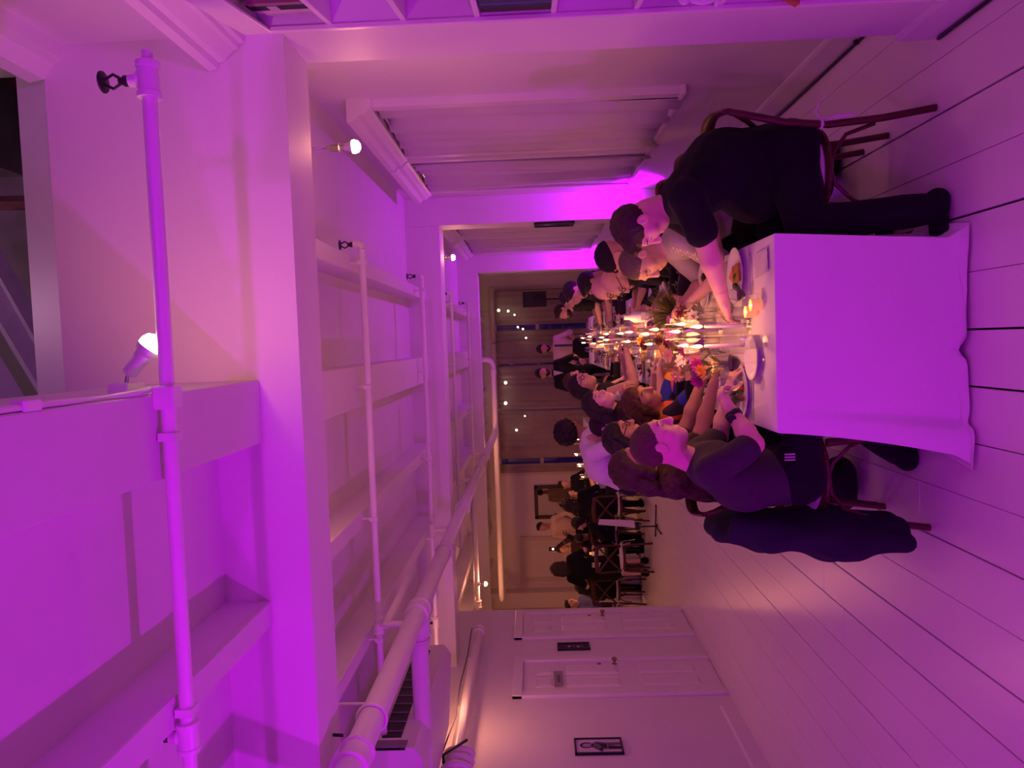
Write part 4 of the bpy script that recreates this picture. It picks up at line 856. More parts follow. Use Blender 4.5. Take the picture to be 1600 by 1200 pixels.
def seated(label, side, y, head, face, hands=None, lean=.0, **kw):
    """side +1 window side, -1 door side; head as a point in the room"""
    head = np.array(head); fw = (-side, 0, 0); pelx = side * .70
    face = nv(face); neck = head + np.array((side * .05, .01, -.135)) - np.array((face[0], face[1], 0)) * .02
    pel = np.array((pelx, y, .575))
    L_ = np.linalg.norm(neck - pel)
    if L_ < .46: pel = pel + nv(pel - neck) * np.array((1, 1, 0)) * (.46 - L_)
    if hands is None: hands = ((side * .27, y + (-.13 if side > 0 else .13), .80), (side * .27, y + (.13 if side > 0 else -.13), .80))
    kn = [np.array((side * .33, y + q, .52)) for q in ((-.11, .11) if side > 0 else (.11, -.11))]; an = [np.array((side * .38, k[1], .09)) for k in kn]
    return person(label, pel, neck, head, face, fw, hands, knees=kn, ankles=an, **kw)
# window side, from near to far
spec_r = [
 ('man with a shaved head in a pale printed t-shirt looking down at his plate', 4.20, (1004, 409, 4.2), (-.78, -.35, -.50), dict(top=(.42, .38, .36), skin=SKIN_L, hair='crop', haircol=(.16, .11, .10), up=(-.45, -.1, .88), h=.011, hh=.0045, hands=((.20, 4.08, .86), (.18, 4.32, .88)))),
 ('guest in a dark knit cap behind the shaved-headed man', 4.85, (962, 400, 4.9), (-.9, .1, -.35), dict(top=(.03, .02, .035), sleeve='long', skin=SKIN_M, hair='cap', haircol=(.022, .012, .028), h=.013, hh=.005)),
 ('bald man with dark glasses and a beard, nearer of two bald men', 5.50, (966, 438, 5.5), (-.85, -.45, -.4), dict(top=(.02, .02, .03), skin=SKIN_L, hair='none', haircol=(.04, .025, .02), glasses=True, beard=True, up=(-.4, -.1, .9), h=.013, hh=.005)),
 ('bald man with dark glasses leaning in, farther of two bald men', 6.15, (949, 450, 6.1), (-.85, -.5, -.35), dict(top=(.03, .03, .04), sleeve='long', skin=SKIN_L, hair='none', haircol=(.05, .03, .02), glasses=True, beard=True, h=.014, hh=.0055)),
 ('guest with dark violet-lit hair beyond the bald men', 6.80, (925, 442, 6.8), (-.9, -.1, -.3), dict(top=(.02, .02, .03), skin=SKIN_M, hair='short', haircol=(.02, .012, .02), h=.015, hh=.006)),
 ('dark-haired guest with a pale collar farther along the window side', 8.0, (899, 455, 8.0), (-.9, -.25, -.2), dict(top=(.03, .02, .03), sleeve='long', skin=SKIN_L, hair='short', haircol=(.018, .012, .012), h=.016, hh=.0065)),
 ('guest in a dark top with short black hair near the loudspeaker', 9.3, (890, 466, 9.3), (-.9, -.3, -.15), dict(top=(.05, .045, .05), skin=SKIN_L, hair='crop', haircol=(.02, .012, .012), h=.018, hh=.007)),
 ('man with tousled brown hair facing the candles below the loudspeaker', 10.7, (880, 487, 10.7), (-.85, -.5, -.1), dict(top=(.025, .03, .025), skin=SKIN_L, hair='short', haircol=(.05, .025, .02), beard=True, h=.018, hh=.007)),
]
for i, (l, y, hp, fc, kw) in enumerate(spec_r):
    PT, _J = seated(l, 1, y, A_(*hp), fc, **kw)
    if i == 0: R2T = PT
    chair(.68, y, H, 'dark bentwood chair, %s along the window side' % ORD[i + 1])
# faded print across the pale t-shirt: little raised marks on the cloth
tp_ = [c for c in R2T.children if c.name.startswith('top')][0]; og = V(R2T.location); pr = MB()
for k in range(26):
    tgt = at(1046 + 2.1 * k * .9, 386 + k * .55 + (k % 3) * 3.0, 4.1); dr = (tgt - CAM).normalized(); ok, hp_, nr, _ = tp_.data, None, None, None
    from mathutils.bvhtree import BVHTree
    if k == 0: bvh = BVHTree.FromPolygons([v.co for v in tp_.data.vertices], [tuple(q.vertices) for q in tp_.data.polygons])
    h_ = bvh.ray_cast(CAM - og, dr)
    if h_[0] is not None: pr.lathe([(.0001, -.002), (.006 + .003 * (k % 2), 0), (.0001, .002)], h_[0], 6, h_[1])
if pr.v: pr.build('shirt_print', mat('faded_print', (.70, .60, .42), .8), R2T)
# door side
m_pat = mat('patterned_print', (.02, .03, .30), .85)
nt = m_pat.node_tree; vo = nt.nodes.new('ShaderNodeTexVoronoi'); vo.inputs['Scale'].default_value = 9; rp = nt.nodes.new('ShaderNodeValToRGB'); rp.color_ramp.interpolation = 'CONSTANT'
el = rp.color_ramp.elements; el[0].color = (.02, .03, .34, 1); el[1].position = .36; el[1].color = (.70, .09, .02, 1)
for p, c in ((.58, (.012, .01, .02, 1)), (.74, (.70, .33, .05, 1)), (.86, (.03, .03, .28, 1))): e_ = el.new(p); e_.color = c
tcn = nt.nodes.new('ShaderNodeTexCoord'); nt.links.new(tcn.outputs['Object'], vo.inputs['Vector']); sx = nt.nodes.new('ShaderNodeSeparateColor'); nt.links.new(vo.outputs['Color'], sx.inputs[0]); nt.links.new(sx.outputs[0], rp.inputs[0]); nt.links.new(rp.outputs[0], nt.nodes['Principled BSDF'].inputs['Base Color'])
m_pat2 = mat('brown_batik', (.10, .045, .03), .85, noise=.85, nscale=26)
spec_l = [
 ('woman with long brown hair behind the man in charcoal', 4.08, (990, 728, 4.05), (.9, -.1, -.15), dict(sex='f', mtop=m_pat2, top=(.08, .04, .03), sleeve='short', skin=SKIN_T, hair='long', haircol=(.055, .022, .016), h=.012, hh=.005, hands=((-.24, 4.2, .80), (-.26, 3.95, .80)))),
 ('guest with dark hair and sunglasses pushed up, in black', 4.66, (975, 682, 4.66), (.85, -.3, -.25), dict(top=(.012, .010, .014), sleeve='long', skin=SKIN_M, hair='bob', haircol=(.016, .010, .010), sex='f', h=.013, hh=.005, glasses=True)),
 ('woman with auburn hair in a blue and orange patterned top', 5.12, (1003, 626, 4.95), (.75, -.55, -.30), dict(sex='f', mtop=m_pat, top=(.02, .03, .3), sleeve='short', skin=SKIN_T, hair='bob', haircol=(.10, .030, .020), h=.012, hh=.005, hands=((-.02, 5.1, .88), (-.10, 4.72, .84)))),
 ('dark-haired woman looking along the table toward the candles', 5.75, (936, 628, 5.8), (.75, -.6, -.1), dict(sex='f', top=(.04, .02, .02), sleeve='none', skin=SKIN_L, hair='bob', haircol=(.016, .009, .010), h=.014, hh=.0055)),
 ('bare-shouldered woman with dark hair and glasses', 6.55, (910, 600, 6.6), (.75, -.6, -.1), dict(sex='f', top=(.02, .02, .03), sleeve='none', skin=SKIN_L, hair='bob', haircol=(.014, .009, .010), glasses=True, h=.014, hh=.0055, hands=((-.15, 6.7, .95), (-.12, 6.35, .95)))),
 ('guest with reddish hair near the suited man', 8.7, (898, 594, 8.7), (.85, -.3, -.1), dict(sex='f', top=(.02, .02, .02), sleeve='long', skin=SKIN_L, hair='bob', haircol=(.09, .035, .02), h=.018, hh=.007)),
]
for i, (l, y, hp, fc, kw) in enumerate(spec_l):
    seated(l, -1, y, A_(*hp), fc, **kw); chair(-.655, y, -H, 'dark bentwood chair, %s along the door side' % ORD[i + 1])
# man in a pale shirt standing and bending in from behind the seats
person('bearded man in a lavender-lit white shirt bending over the table', (-1.16, 6.35, .98), A_(917, 690, 6.1), A_(947, 664, 5.95), (.75, -.35, -.5), (.95, -.2, 0),
    (A_(972, 612, 6.0), A_(985, 640, 5.75)), top=(.74, .70, .74), sleeve='long', bottom=(.02, .02, .025), skin=SKIN_M, hair='short', haircol=(.02, .012, .010), beard=True, stand=True, h=.013, hh=.005, up=(.55, 0, .75), back=.06, build=1.08, w=1.05)
person('person with a big dark curly head of hair standing past the white shirt', (-1.02, 8.45, .92), A_(925, 672, 8.3), A_(893, 672, 8.2), (.7, .6, -.2), (.9, .3, 0), ((-.55, 8.6, .95), (-.55, 8.2, .95)), top=(.03, .025, .03), sleeve='long', skin=SKIN_T, hair='afro', haircol=(.010, .006, .008), stand=True, h=.018, hh=.007)
# waiters at the far end of the table
p = A_(849, 545, 13.9); person('waiter in a pale jacket and dark tie standing at the table end', (p[0] - .02, 13.95, .93), p - np.array((0, -.02, .19)), p, (.1, -1, -.2), (.1, -1, 0), ((p[0] + .22, 13.7, 1.05), (p[0] - .25, 13.75, 1.0)), top=(.62, .52, .40), sleeve='long', bottom=(.012, .012, .014), skin=SKIN_T, hair='short', haircol=(.01, .008, .008), stand=True, h=.018, hh=.007, beard=True)
MB().box(p[0] + .03, p[0] + .07, 13.70, 13.74, 1.02, 1.36).build('tie', m_black, bpy.data.objects[[o.name for o in bpy.data.objects if o.name.startswith('person') and o.parent is None][-1]]).location = (-(p[0] - .02), -13.95 + .04, 0)
p = A_(848, 583, 12.4); person('man in a black suit with a bow tie standing by the table', (p[0] - .06, 12.45, .95), p - np.array((.02, -.02, .19)), p, (.15, -1, -.1), (.1, -1, 0), ((p[0] + .2, 12.2, 1.0), (p[0] - .22, 12.2, .95)), top=(.012, .011, .016), sleeve='long', bottom=(.01, .01, .012), skin=SKIN_M, hair='short', haircol=(.012, .008, .008), stand=True, beard=True, h=.018, hh=.007)
T = [o for o in bpy.data.objects if o.parent is None and o.get('category') == 'person'][-1]
r = MB(); pp = p - np.array((p[0] - .06, 12.45, 0)); r.prism([(pp[0], pp[2] - .34), (pp[0] + .045, pp[2] - .17), (pp[0] - .045, pp[2] - .17)], 'y', pp[1] - .13, pp[1] - .10); r.build('shirt_front', m_cush, T); MB().box(pp[0] - .05, pp[0] + .05, pp[1] - .15, pp[1] - .12, pp[2] - .175, pp[2] - .145).build('bow_tie', m_black, T)

# ------------------------------------------------------------------ the far hall: second and third table with guests
FAR = dict(h=.02, hh=.0075, eyes=False)
def smalltable(nm, label, clabel, x0, x1, y0, y1):
    t = thing('banquet_table', label, 'table', ((x0 + x1) / 2, y0, 0)); w = (x1 - x0) / 2 - .012; MB().box(-w, w, .02, y1 - y0 - .02, TZ - .035, TZ - .006, .004).build('table_top', m_brown, t)
    for y in (.2, y1 - y0 - .2):
        for x in (-w + .1, w - .1): MB().tube([(x, y, TZ - .03), (x, y, 0)], .018, 8).build('leg', m_steel, t)
    cloth('tablecloth', clabel, x0, x1, y0, y1, TZ, 0, 11, False)
smalltable('a', 'second table with candles below the framed mirror', 'white cloth on the second table below the mirror', -2.45, -1.62, 12.45, 16.0)
smalltable('b', 'third table half hidden by the end of the door wall', 'white cloth on the third table by the wall end', -4.6, -3.85, 13.1, 15.8)
far = [
 ('seated guest with dark hair at the head of the second table', (-2.65, 15.2, .575), (882, 757, 14.9), (.6, -.8, 0), (.7, -.6, 0), dict(top=(.02, .02, .02), sleeve='long', haircol=(.012, .01, .01))),
 ('woman in black seated with her back turned on the cross-back chair', (-2.66, 12.0, .575), (890, 787, 12.12), (.55, .8, -.1), (.1, 1, 0), dict(top=(.012, .010, .014), sleeve='long', hair='bob', haircol=(.016, .01, .009), sex='f')),
 ('seated guest with a brown bun beside the second table', (-2.9, 13.4, .575), (893, 776, 13.3), (.9, -.2, -.1), (.9, .1, 0), dict(top=(.02, .015, .02), hair='bob', haircol=(.03, .015, .012), sex='f')),
 ('seated woman with black hair and a strap over a dark top', (-3.0, 12.6, .575), (905, 818, 12.6), (-.9, -.1, -.3), (-.9, .2, 0), dict(top=(.014, .012, .014), sleeve='long', hair='bob', haircol=(.010, .008, .008), sex='f', skin=SKIN_L)),
 ('shaven-headed guest raising one arm to take a picture', (-3.30, 12.9, .575), (908, 841, 12.8), (-.5, .8, 0), (-.5, .8, 0), dict(top=(.012, .010, .012), sleeve='long', hair='crop', haircol=(.012, .008, .008), skin=SKIN_D, hands=(A_(876, 832, 13.1), (-3.4, 13.2, .8)))),
 ('seated guest with short dark hair next to the waitress', (-3.75, 12.95, .575), (899, 903, 12.95), (-.3, .9, -.1), (-.2, 1, 0), dict(top=(.02, .012, .012), hair='short', haircol=(.018, .010, .008))),
 ('seated guest with long black hair seen from behind at the third table', (-4.05, 12.75, .575), (910, 917, 12.75), (-.1, 1, -.1), (0, 1, 0), dict(top=(.015, .012, .015), sleeve='short', hair='long', haircol=(.010, .007, .007), sex='f')),
 ('man in a blue shirt at the wall end, facing the third table', (-4.85, 13.6, .575), (893, 944, 13.5), (.8, -.5, 0), (.9, -.3, 0), dict(top=(.10, .10, .30), sleeve='long', hair='short', haircol=(.012, .009, .009), skin=SKIN_L)),
]
FCH = ['cross-back chair at the head of the second table', 'cross-back chair with white ties under the woman with her back turned', 'cross-back chair under the guest with the brown bun', 'cross-back chair under the woman with the dark strap', 'cross-back chair under the guest raising an arm', 'cross-back chair under the guest next to the waitress', 'cross-back chair under the long-haired guest at the third table', 'cross-back chair under the man in the blue shirt']
for l, pel, hp, fc, fw, kw in far:
    hd_ = A_(*hp); kw2 = dict(FAR); kw2.update(kw); hn = kw2.pop('hands', None)
    f_ = nv(fw); Lf = np.cross((0, 0, 1.0), f_); pe = np.array((hd_[0] - f_[0] * .06, hd_[1] - f_[1] * .10, .575)); nk = hd_ - np.array((f_[0] * .03, f_[1] * .03, .14)) 
    if nk[2] - pe[2] > .56: pe[2] = nk[2] - .56
    if hn is None: hn = (pe + f_ * .40 + Lf * .13 + np.array((0, 0, .24)), pe + f_ * .40 - Lf * .13 + np.array((0, 0, .24)))
    person(l, pe, nk, hd_, fc, f_, hn, **kw2)
    chair(pe[0], pe[1], math.atan2(-f_[0], f_[1]), FCH.pop(0))
chair(-3.42, 11.75, .2, 'empty dark cross-back chair beside the sheet stand')
p = A_(872, 889, 12.1); T, J = person('waitress in a short black dress and shoes seen from behind', (p[0], 12.1, .90), p + np.array((.0, -.01, -.15)), p, (-.25, .95, -.1), (-.15, 1, 0), ((p[0] - .24, 12.3, 1.02), (p[0] + .24, 12.32, 1.05)), top=(.010, .009, .012), sleeve='short', bottom=(.009, .008, .011), skin=SKIN_L, hair='bob', haircol=(.025, .014, .012), stand=True, skirt=True, sex='f', **FAR)
for k in range(3): MB().box(.06 + .028 * k, .078 + .028 * k, -.165, -.160, .80 - .01 * k, .92).build('apron_stripe', m_cush, T)
p = A_(848, 823, 15.2); person('waiter in a white shirt and dark strap standing beside the mirror', (p[0], 15.2, .92), p - np.array((0, 0, .18)), p, (-.3, -.9, 0), (-.3, -1, 0), ((p[0] + .2, 15.0, 1.0), (p[0] - .2, 15.0, 1.0)), top=(.52, .40, .30), sleeve='long', skin=SKIN_T, haircol=(.01, .008, .008), stand=True, **FAR)
p = A_(879, 857, 14.6); person('guest standing deep in the hall holding up a lit phone', (p[0], 14.6, .80), p - np.array((0, 0, .18)), p, (.2, -1, 0), (.1, -1, 0), ((p[0] + .1, 14.3, 1.42), (p[0] - .2, 14.4, 1.2)), top=(.05, .02, .03), sleeve='long', skin=SKIN_M, haircol=(.01, .008, .008), stand=True, **FAR)
ph = thing('phone', 'phone with a lit light held up in the far hall', 'phone', (p[0] + .10, 14.22, 1.50)); MB().box(-.04, .04, -.005, .005, -.08, .08, .003).build('case', m_black, ph); MB().sphere((.0, -.008, .0), .018).build('flash', mat('phone_light', (1, 1, 1), .5, emit=(1, .9, .95), estr=12), ph)

# loudspeaker on its stand, sheet stand, mirror and doors of the far wall
t = thing('speaker_stand', 'black pole stand under the loudspeaker', 'stand', (.86, 15.3, 0)); MB().tube([(0, 0, .1), (0, 0, 1.45)], .018, 10).build('pole', m_black, t)
for a in (0, 2.1, 4.2): MB().tube([(0, 0, .55), (.35 * math.cos(a), .35 * math.sin(a), .012)], .012, 8).build('leg', m_black, t)
t = thing('loudspeaker', 'black loudspeaker standing in front of the far window', 'loudspeaker', (.86, 15.3, 1.452)); MB().prism([(-.155, -.13), (.155, -.13), (.10, .14), (-.10, .14)], 'z', 0, .47).build('cabinet', m_black, t); MB().box(-.14, .14, -.142, -.13, .03, .44, .004).build('grille', mat('speaker_grille', (.03, .03, .035), .6), t); MB().lathe([(.11, 0), (.10, .004), (.0001, .02)], (0, -.146, .14), 18, (0, -1, 0)).build('woofer', m_black, t)
q = A_(1031, 822, 10.97); t = thing('sheet_stand', 'black tripod stand holding a white sheet on the bare floor', 'stand', (q[0], q[1], 0))
MB().tube([(0, 0, .02), (0, 0, .52)], .011, 8).build('pole', m_black, t); MB().lathe([(.03, .015), (.035, .03), (.02, .05)], (0, 0, 0), 12).build('hub', m_black, t)
for a in (.35, 2.3, 4.6):
    MB().tube([(0, 0, .04), (.30 * math.cos(a), .30 * math.sin(a), .012)], .010, 8).build('leg', m_black, t); MB().sphere((.30 * math.cos(a), .30 * math.sin(a), .014), .014).build('foot', m_black, t)
MB().box(-.05, .07, -.02, .02, .28, .34, .006).build('clamp', m_black, t)
MB().prism([(-.008, .34), (.10, .36), (.13, .86), (.05, .88), (.02, .6)], 'y', -.015, -.008).build('sheet', m_cush, t)
t = thing('wall_mirror', 'large mirror in a carved dark wooden frame on the far wall', 'mirror', (-3.62, YE - .002, .72)); W_, H_ = .385, 1.12
for a in ((-W_, -W_ + .08, 0, H_), (W_ - .08, W_, 0, H_), (-W_, W_, 0, .08), (-W_, W_, H_ - .08, H_)): MB().box(a[0], a[1], -.06, 0, a[2], a[3], .012).build('frame_rail', m_brown, t)
MB().box(-W_ + .08, W_ - .08, -.02, -.01, .08, H_ - .08).build('glass', m_mirror, t)
def fardoor(n, x0, x1, zt, label):
    f = MB(); f.box(x0 - .09, x0, YE - .04, YE, 0, zt + .09); f.box(x1, x1 + .09, YE - .04, YE, 0, zt + .09); f.box(x0 - .09, x1 + .09, YE - .045, YE, zt, zt + .09); d = f.build('door_%d' % n, MATS['far_trim']); tag(d, kind='structure'); d['label'] = label
    MB().box(x0, x1, YE - .02, YE, .01, zt).build('door_leaf', m_far, d)
    for a, b in ((.15, .85), (1.05, zt - .15)): MB().box(x0 + .12, x1 - .12, YE - .03, YE - .02, a, b, .004).build('door_panel', m_far, d)
fardoor(3, -5.35, -4.5, 2.1, 'cream panelled door in the far wall')
fardoor(4, -6.9, -6.1, 2.1, 'cream door at the end of the far wall')
o = MB().box(-5.95, -5.6, YE - .35, YE, 0, ZC).build('trim_3', m_far); tag(o, kind='structure'); o['label'] = 'cream boxed column on the far wall'
# ================================================================== things on the long table
TT = TZ + .003
m_green = mat('salad_green', (.07, .13, .035), .6, noise=.5, nscale=40); m_leaf = mat('grass_green', (.22, .24, .05), .6, noise=.4, nscale=30); m_stem = mat('stem_green', (.06, .11, .04), .6)
m_bread = mat('toasted_bread', (.42, .20, .07), .7, noise=.4, nscale=40); m_orange = mat('orange_wedge', (.70, .26, .05), .5, noise=.2, nscale=30); m_meat = mat('roast_brown', (.16, .06, .03), .5, noise=.5, nscale=40); m_nap = mat('napkin_linen', (.70, .64, .70), .9, noise=.05, bump=.1, bscale=150)
def plate_food(label, loc, kind, rz=0, r=.13):
    t = thing('plate', label, 'plate', loc, rz, 'dinner plates on the long table')
    smooth_by(MB().lathe([(.0001, .004), (r * .55, .004), (r * .62, .0), (r * .66, .004), (r * .8, .013), (r, .020), (r * .995, .024), (r * .8, .018), (r * .66, .009), (.0001, .008)], (0, 0, 0), 32).build('dish', m_ceramic, t), 60)
    rr = random.Random(int(loc[1] * 100) + kind)
    if kind == 0:
        MB().prism([(-.05, -.07), (.035, -.075), (.05, .0), (-.03, .02)], 'z', .010, .022).build('flatbread', m_bread, t); MB().prism([(-.03, .02), (.05, .005), (.02, .085)], 'z', .011, .026).build('orange_wedge', m_orange, t)
        g = MB(); [g.sphere((rr.uniform(-.07, .0), rr.uniform(-.02, .07), .018), rr.uniform(.010, .018), 8, 5, (1, 1, .6)) for _ in range(6)]; g.build('garnish', m_green, t, True)
    elif kind == 1:
        g = MB()
        for _ in range(16):
            a, q = rr.uniform(0, 6.28), rr.uniform(0, .07); p = V((q * math.cos(a), q * math.sin(a), .014 + rr.uniform(0, .03))); d = V((rr.uniform(-1, 1), rr.uniform(-1, 1), rr.uniform(-.2, .6))).normalized(); g.tube([p, p + d * .025, p + d * .055], [.003, .014, .002], 5, flat=.2)
        g.build('salad_leaves', m_green, t); g = MB(); [g.sphere((rr.uniform(-.06, .06), rr.uniform(-.06, .06), .02), .013, 8, 5) for _ in range(4)]; g.build('tomato', mat('tomato_red', (.45, .04, .02), .3), t, True)
    elif kind == 2:
        g = MB(); [g.sphere((rr.uniform(-.05, .05), rr.uniform(-.05, .05), .018), rr.uniform(.014, .024), 8, 5, (1.3, .8, .6)) for _ in range(6)]; g.build('roast_pieces', m_meat, t, True); g = MB(); [g.sphere((rr.uniform(-.07, .07), rr.uniform(.03, .08), .016), .012, 7, 5, (1, 1, .6)) for _ in range(5)]; g.build('greens', m_green, t, True)
    return t
def wine_proto(fill):
    t = thing('wine_glass', 'x', 'wine glass', (0, 0, 0), 0, 'wine glasses on the long table')
    smooth_by(MB().lathe([(.034, 0), (.034, .002), (.006, .006), (.0035, .012), (.0035, .085), (.010, .093), (.030, .110), (.039, .135), (.039, .155), (.032, .190), (.0305, .190), (.0375, .155), (.0375, .135), (.029, .112), (.006, .096)], (0, 0, 0), 20).build('bowl_and_stem', m_glass, t), 60)
    if fill: smooth_by(MB().lathe([(.0001, .0975), (.010, .099), (.028, .113), (.036, .133), (.036, .140), (.0001, .140)], (0, 0, 0), 18).build('wine', fill, t))
    return t
WG = [wine_proto(m_wine), wine_proto(None), wine_proto(mat('white_wine', (.55, .38, .16), .1))]
TB = thing('tumbler', 'x', 'glass', (0, 0, 0), 0, 'water tumblers on the long table'); smooth_by(MB().lathe([(.0001, .0), (.028, .0), (.034, .10), (.0325, .10), (.027, .006), (.0001, .006)], (0, 0, 0), 20).build('tumbler_glass', m_glass, TB)); smooth_by(MB().lathe([(.0001, .007), (.0265, .007), (.030, .06), (.0001, .06)], (0, 0, 0), 16).build('water', glassmat('water_clear', (.92, .92, .95), .06), TB))
FK = thing('fork', 'x', 'fork', (0, 0, 0), 0, 'forks on the long table'); f = MB(); f.tube([(0, -.09, .003), (0, 0, .004), (0, .05, .006)], [.006, .003, .004], 6, flat=.4); f.box(-.011, .011, .048, .062, .005, .0065); [f.box(x - .0014, x + .0014, .06, .10, .0055, .0068) for x in (-.0095, -.0032, .0032, .0095)]; f.build('fork_body', m_steel, FK)
KN = thing('knife', 'x', 'knife', (0, 0, 0), 0, 'knives on the long table'); f = MB(); f.tube([(0, -.11, .004), (0, -.02, .004)], [.006, .005], 6, flat=.5); f.build('handle', m_steel, KN); MB().prism([(-.004, -.02), (.008, -.02), (.010, .08), (.0, .11), (-.004, .1)], 'z', .003, .0042).build('blade', m_steel, KN)
NP = thing('napkin', 'x', 'napkin', (0, 0, 0), 0, 'folded linen napkins on the long table'); n = MB(); n.box(-.05, .05, -.09, .09, 0, .006, .002); n.build('fold', m_nap, NP); MB().prism([(-.045, -.085), (.048, -.08), (.04, .085), (-.03, .07)], 'z', .006, .011).build('fold', m_nap, NP)
VT = thing('votive', 'x', 'votive candle', (0, 0, 0), 0, 'votive candles on the long table'); smooth_by(MB().lathe([(.0001, 0), (.026, 0), (.032, .055), (.030, .055), (.025, .005), (.0001, .005)], (0, 0, 0), 18).build('holder', m_amber, VT)); MB().lathe([(.0001, .006), (.023, .006), (.024, .022), (.0001, .022)], (0, 0, 0), 14).build('wax', m_wax, VT)
def flame_mb(z, s=1.0): return MB().lathe([(.0001, z), (.0045 * s, z + .006 * s), (.0062 * s, z + .014 * s), (.0042 * s, z + .026 * s), (.0001, z + .042 * s)], (0, 0, 0), 10)
flame_mb(.024, .9).build('flame', m_flame, VT, True)
def taper_proto(hgt, glass=True):
    t = thing('taper_candle', 'x', 'candle', (0, 0, 0), 0, 'taper candles on the long table')
    smooth_by(MB().lathe([(.0001, .012), (.0088, .012), (.0075, hgt - .004), (.0045, hgt), (.0001, hgt)], (0, 0, 0), 12).build('candle', m_wax, t)); MB().tube([(0, 0, hgt), (.001, 0, hgt + .008)], .001, 5).build('wick', m_black, t); flame_mb(hgt + .006, 1.35).build('flame', m_flame, t, True)
    smooth_by(MB().lathe([(.0001, 0), (.030, 0), (.030, .006), (.012, .010), (.012, .022), (.0089, .022), (.0089, .012)], (0, 0, 0), 16).build('holder', m_brass if not glass else m_glass, t))
    if glass: smooth_by(MB().lathe([(.042, .0), (.042, hgt + .085), (.0405, hgt + .085), (.0405, .0)], (0, 0, 0), 22).build('hurricane_glass', m_glass, t), 50)
    return t
TP = [taper_proto(.20), taper_proto(.15), taper_proto(.24, False)]
_used = {}
def put(proto, loc, label, rz=0.0, scale=None):
    if proto.name not in _used:
        _used[proto.name] = 1; proto.location = loc; proto.rotation_euler = (0, 0, rz); proto['label'] = label
        if scale: proto.scale = (scale,) * 3
        return proto
    return dup(proto, loc, rz, label, None, scale)
SIDE = {1: 'window side', -1: 'door side'}
ys = [3.58 + .655 * k for k in range(14)]
for k, y in enumerate(ys):
    for s in (1, -1):
        o_ = '%s place from the near end, %s' % (ORD[k], SIDE[s]); jx, jy = rng.uniform(-.015, .015), rng.uniform(-.03, .03)
        kind = (0 if s > 0 else 1) if k == 0 else int(rng.integers(0, 3))
        plate_food('white plate with %s, %s' % (('flatbread and orange', 'salad', 'roast and greens')[kind], o_), (s * .275 + jx, y + jy - (.02 if s < 0 else 0), TT), kind, rng.uniform(-.5, .5), .132 if k < 6 else .125)
        if not (k == 0):
            put(WG[int(rng.integers(0, 3))], (s * (.155 + rng.uniform(-.02, .02)), y - .20 + rng.uniform(-.04, .04), TT), 'wine glass, ' + o_)
        put(TB, (s * (.16 + rng.uniform(-.02, .03)), y + .19 + rng.uniform(-.04, .04), TT), 'water tumbler, ' + o_)
        if k < 8:
            put(FK, (s * .275, y - .175 * s, TT), 'steel fork, ' + o_, s * H + rng.uniform(-.2, .2)); put(KN, (s * .275, y + .165 * s, TT), 'steel knife, ' + o_, s * H + rng.uniform(-.2, .2))
            put(NP, (s * .30, y + .29, TT), 'folded pale napkin, ' + o_, rng.uniform(-.4, .4))
put(WG[0], (-.118, 3.25, TT), 'glass of red wine at the near end beside the white dish'); put(WG[0], (.172, 3.245, TT), 'small dark wine glass near the corner on the window side', 0, .72)
put(WG[1], (-.21, 3.27, TT), 'empty wine glass at the near end, door side'); put(TB, (-.03, 3.21, TT), 'water tumbler at the very end of the table'); put(TB, (.10, 3.50, TT), 'water tumbler by the amber votives')
plate_food('plain white dish in the middle of the near end', (-.10, 3.36, TT), 3, 0, .10)
# centre line: candles, votives, vases
nt_ = 0; lab_n = 0
def tlabel(kind, k): return '%s, %s from the near end' % (kind, ORD[k])
tp = [(.045, 3.46, 0), (-.045, 3.47, 0), (.03, 3.98, 0), (-.045, 4.03, 1), (.07, 4.10, 1), (.05, 4.42, 2), (.03, 5.05, 0), (-.04, 5.25, 1), (.05, 5.6, 2), (-.02, 6.05, 0), (.05, 6.5, 0), (-.06, 6.9, 1), (.0, 7.4, 2), (.06, 7.8, 0), (-.05, 8.3, 0), (.03, 8.9, 1), (-.04, 9.5, 0), (.05, 10.1, 0), (-.03, 10.8, 2), (.04, 11.6, 0)]
for k, (x, y, p) in enumerate(tp): put(TP[p], (x, y, TT), tlabel('tall lit candle on the long table', k))
vt = [(.125, 3.265), (.10, 3.345), (-.16, 3.95), (.14, 4.7), (-.13, 4.85), (.10, 5.35), (-.12, 5.8), (.11, 6.25), (-.1, 6.6), (.1, 7.1), (-.12, 7.6), (.1, 8.1), (-.1, 8.7), (.09, 9.2), (-.1, 9.9), (.1, 10.5), (-.09, 11.2), (.08, 11.9), (-.06, 12.4), (.05, 12.9)]
for k, (x, y) in enumerate(vt): put(VT, (x, y, TT), tlabel('amber glass votive', k), 0, 1.0 if k > 1 else .85)
# flowers
def petals(c, nrm, r, n, m_, t, cup=.25, name='petal', wide=.38):
    nrm = V(nrm).normalized(); a = nrm.orthogonal().normalized(); b = nrm.cross(a)
    for k in range(n):
        w = 2 * math.pi * k / n; d = a * math.cos(w) + b * math.sin(w); s_ = nrm.cross(d); c = V(c)
        P = [c, c + d * r * .5 + s_ * r * wide + nrm * r * cup * .4, c + d * r + nrm * r * cup, c + d * r * .5 - s_ * r * wide + nrm * r * cup * .4]; Q = [p - nrm * .0025 for p in P]
        MB().add(P + Q, [(0, 1, 2, 3), (7, 6, 5, 4), (0, 4, 5, 1), (1, 5, 6, 2), (2, 6, 7, 3), (3, 7, 4, 0)]).build(name, m_, t)
FC = {'magenta': (.50, .02, .28), 'orange': (.75, .28, .05), 'white': (.80, .70, .70), 'pink': (.75, .32, .40), 'dark red': (.16, .012, .03), 'violet': (.30, .06, .38)}
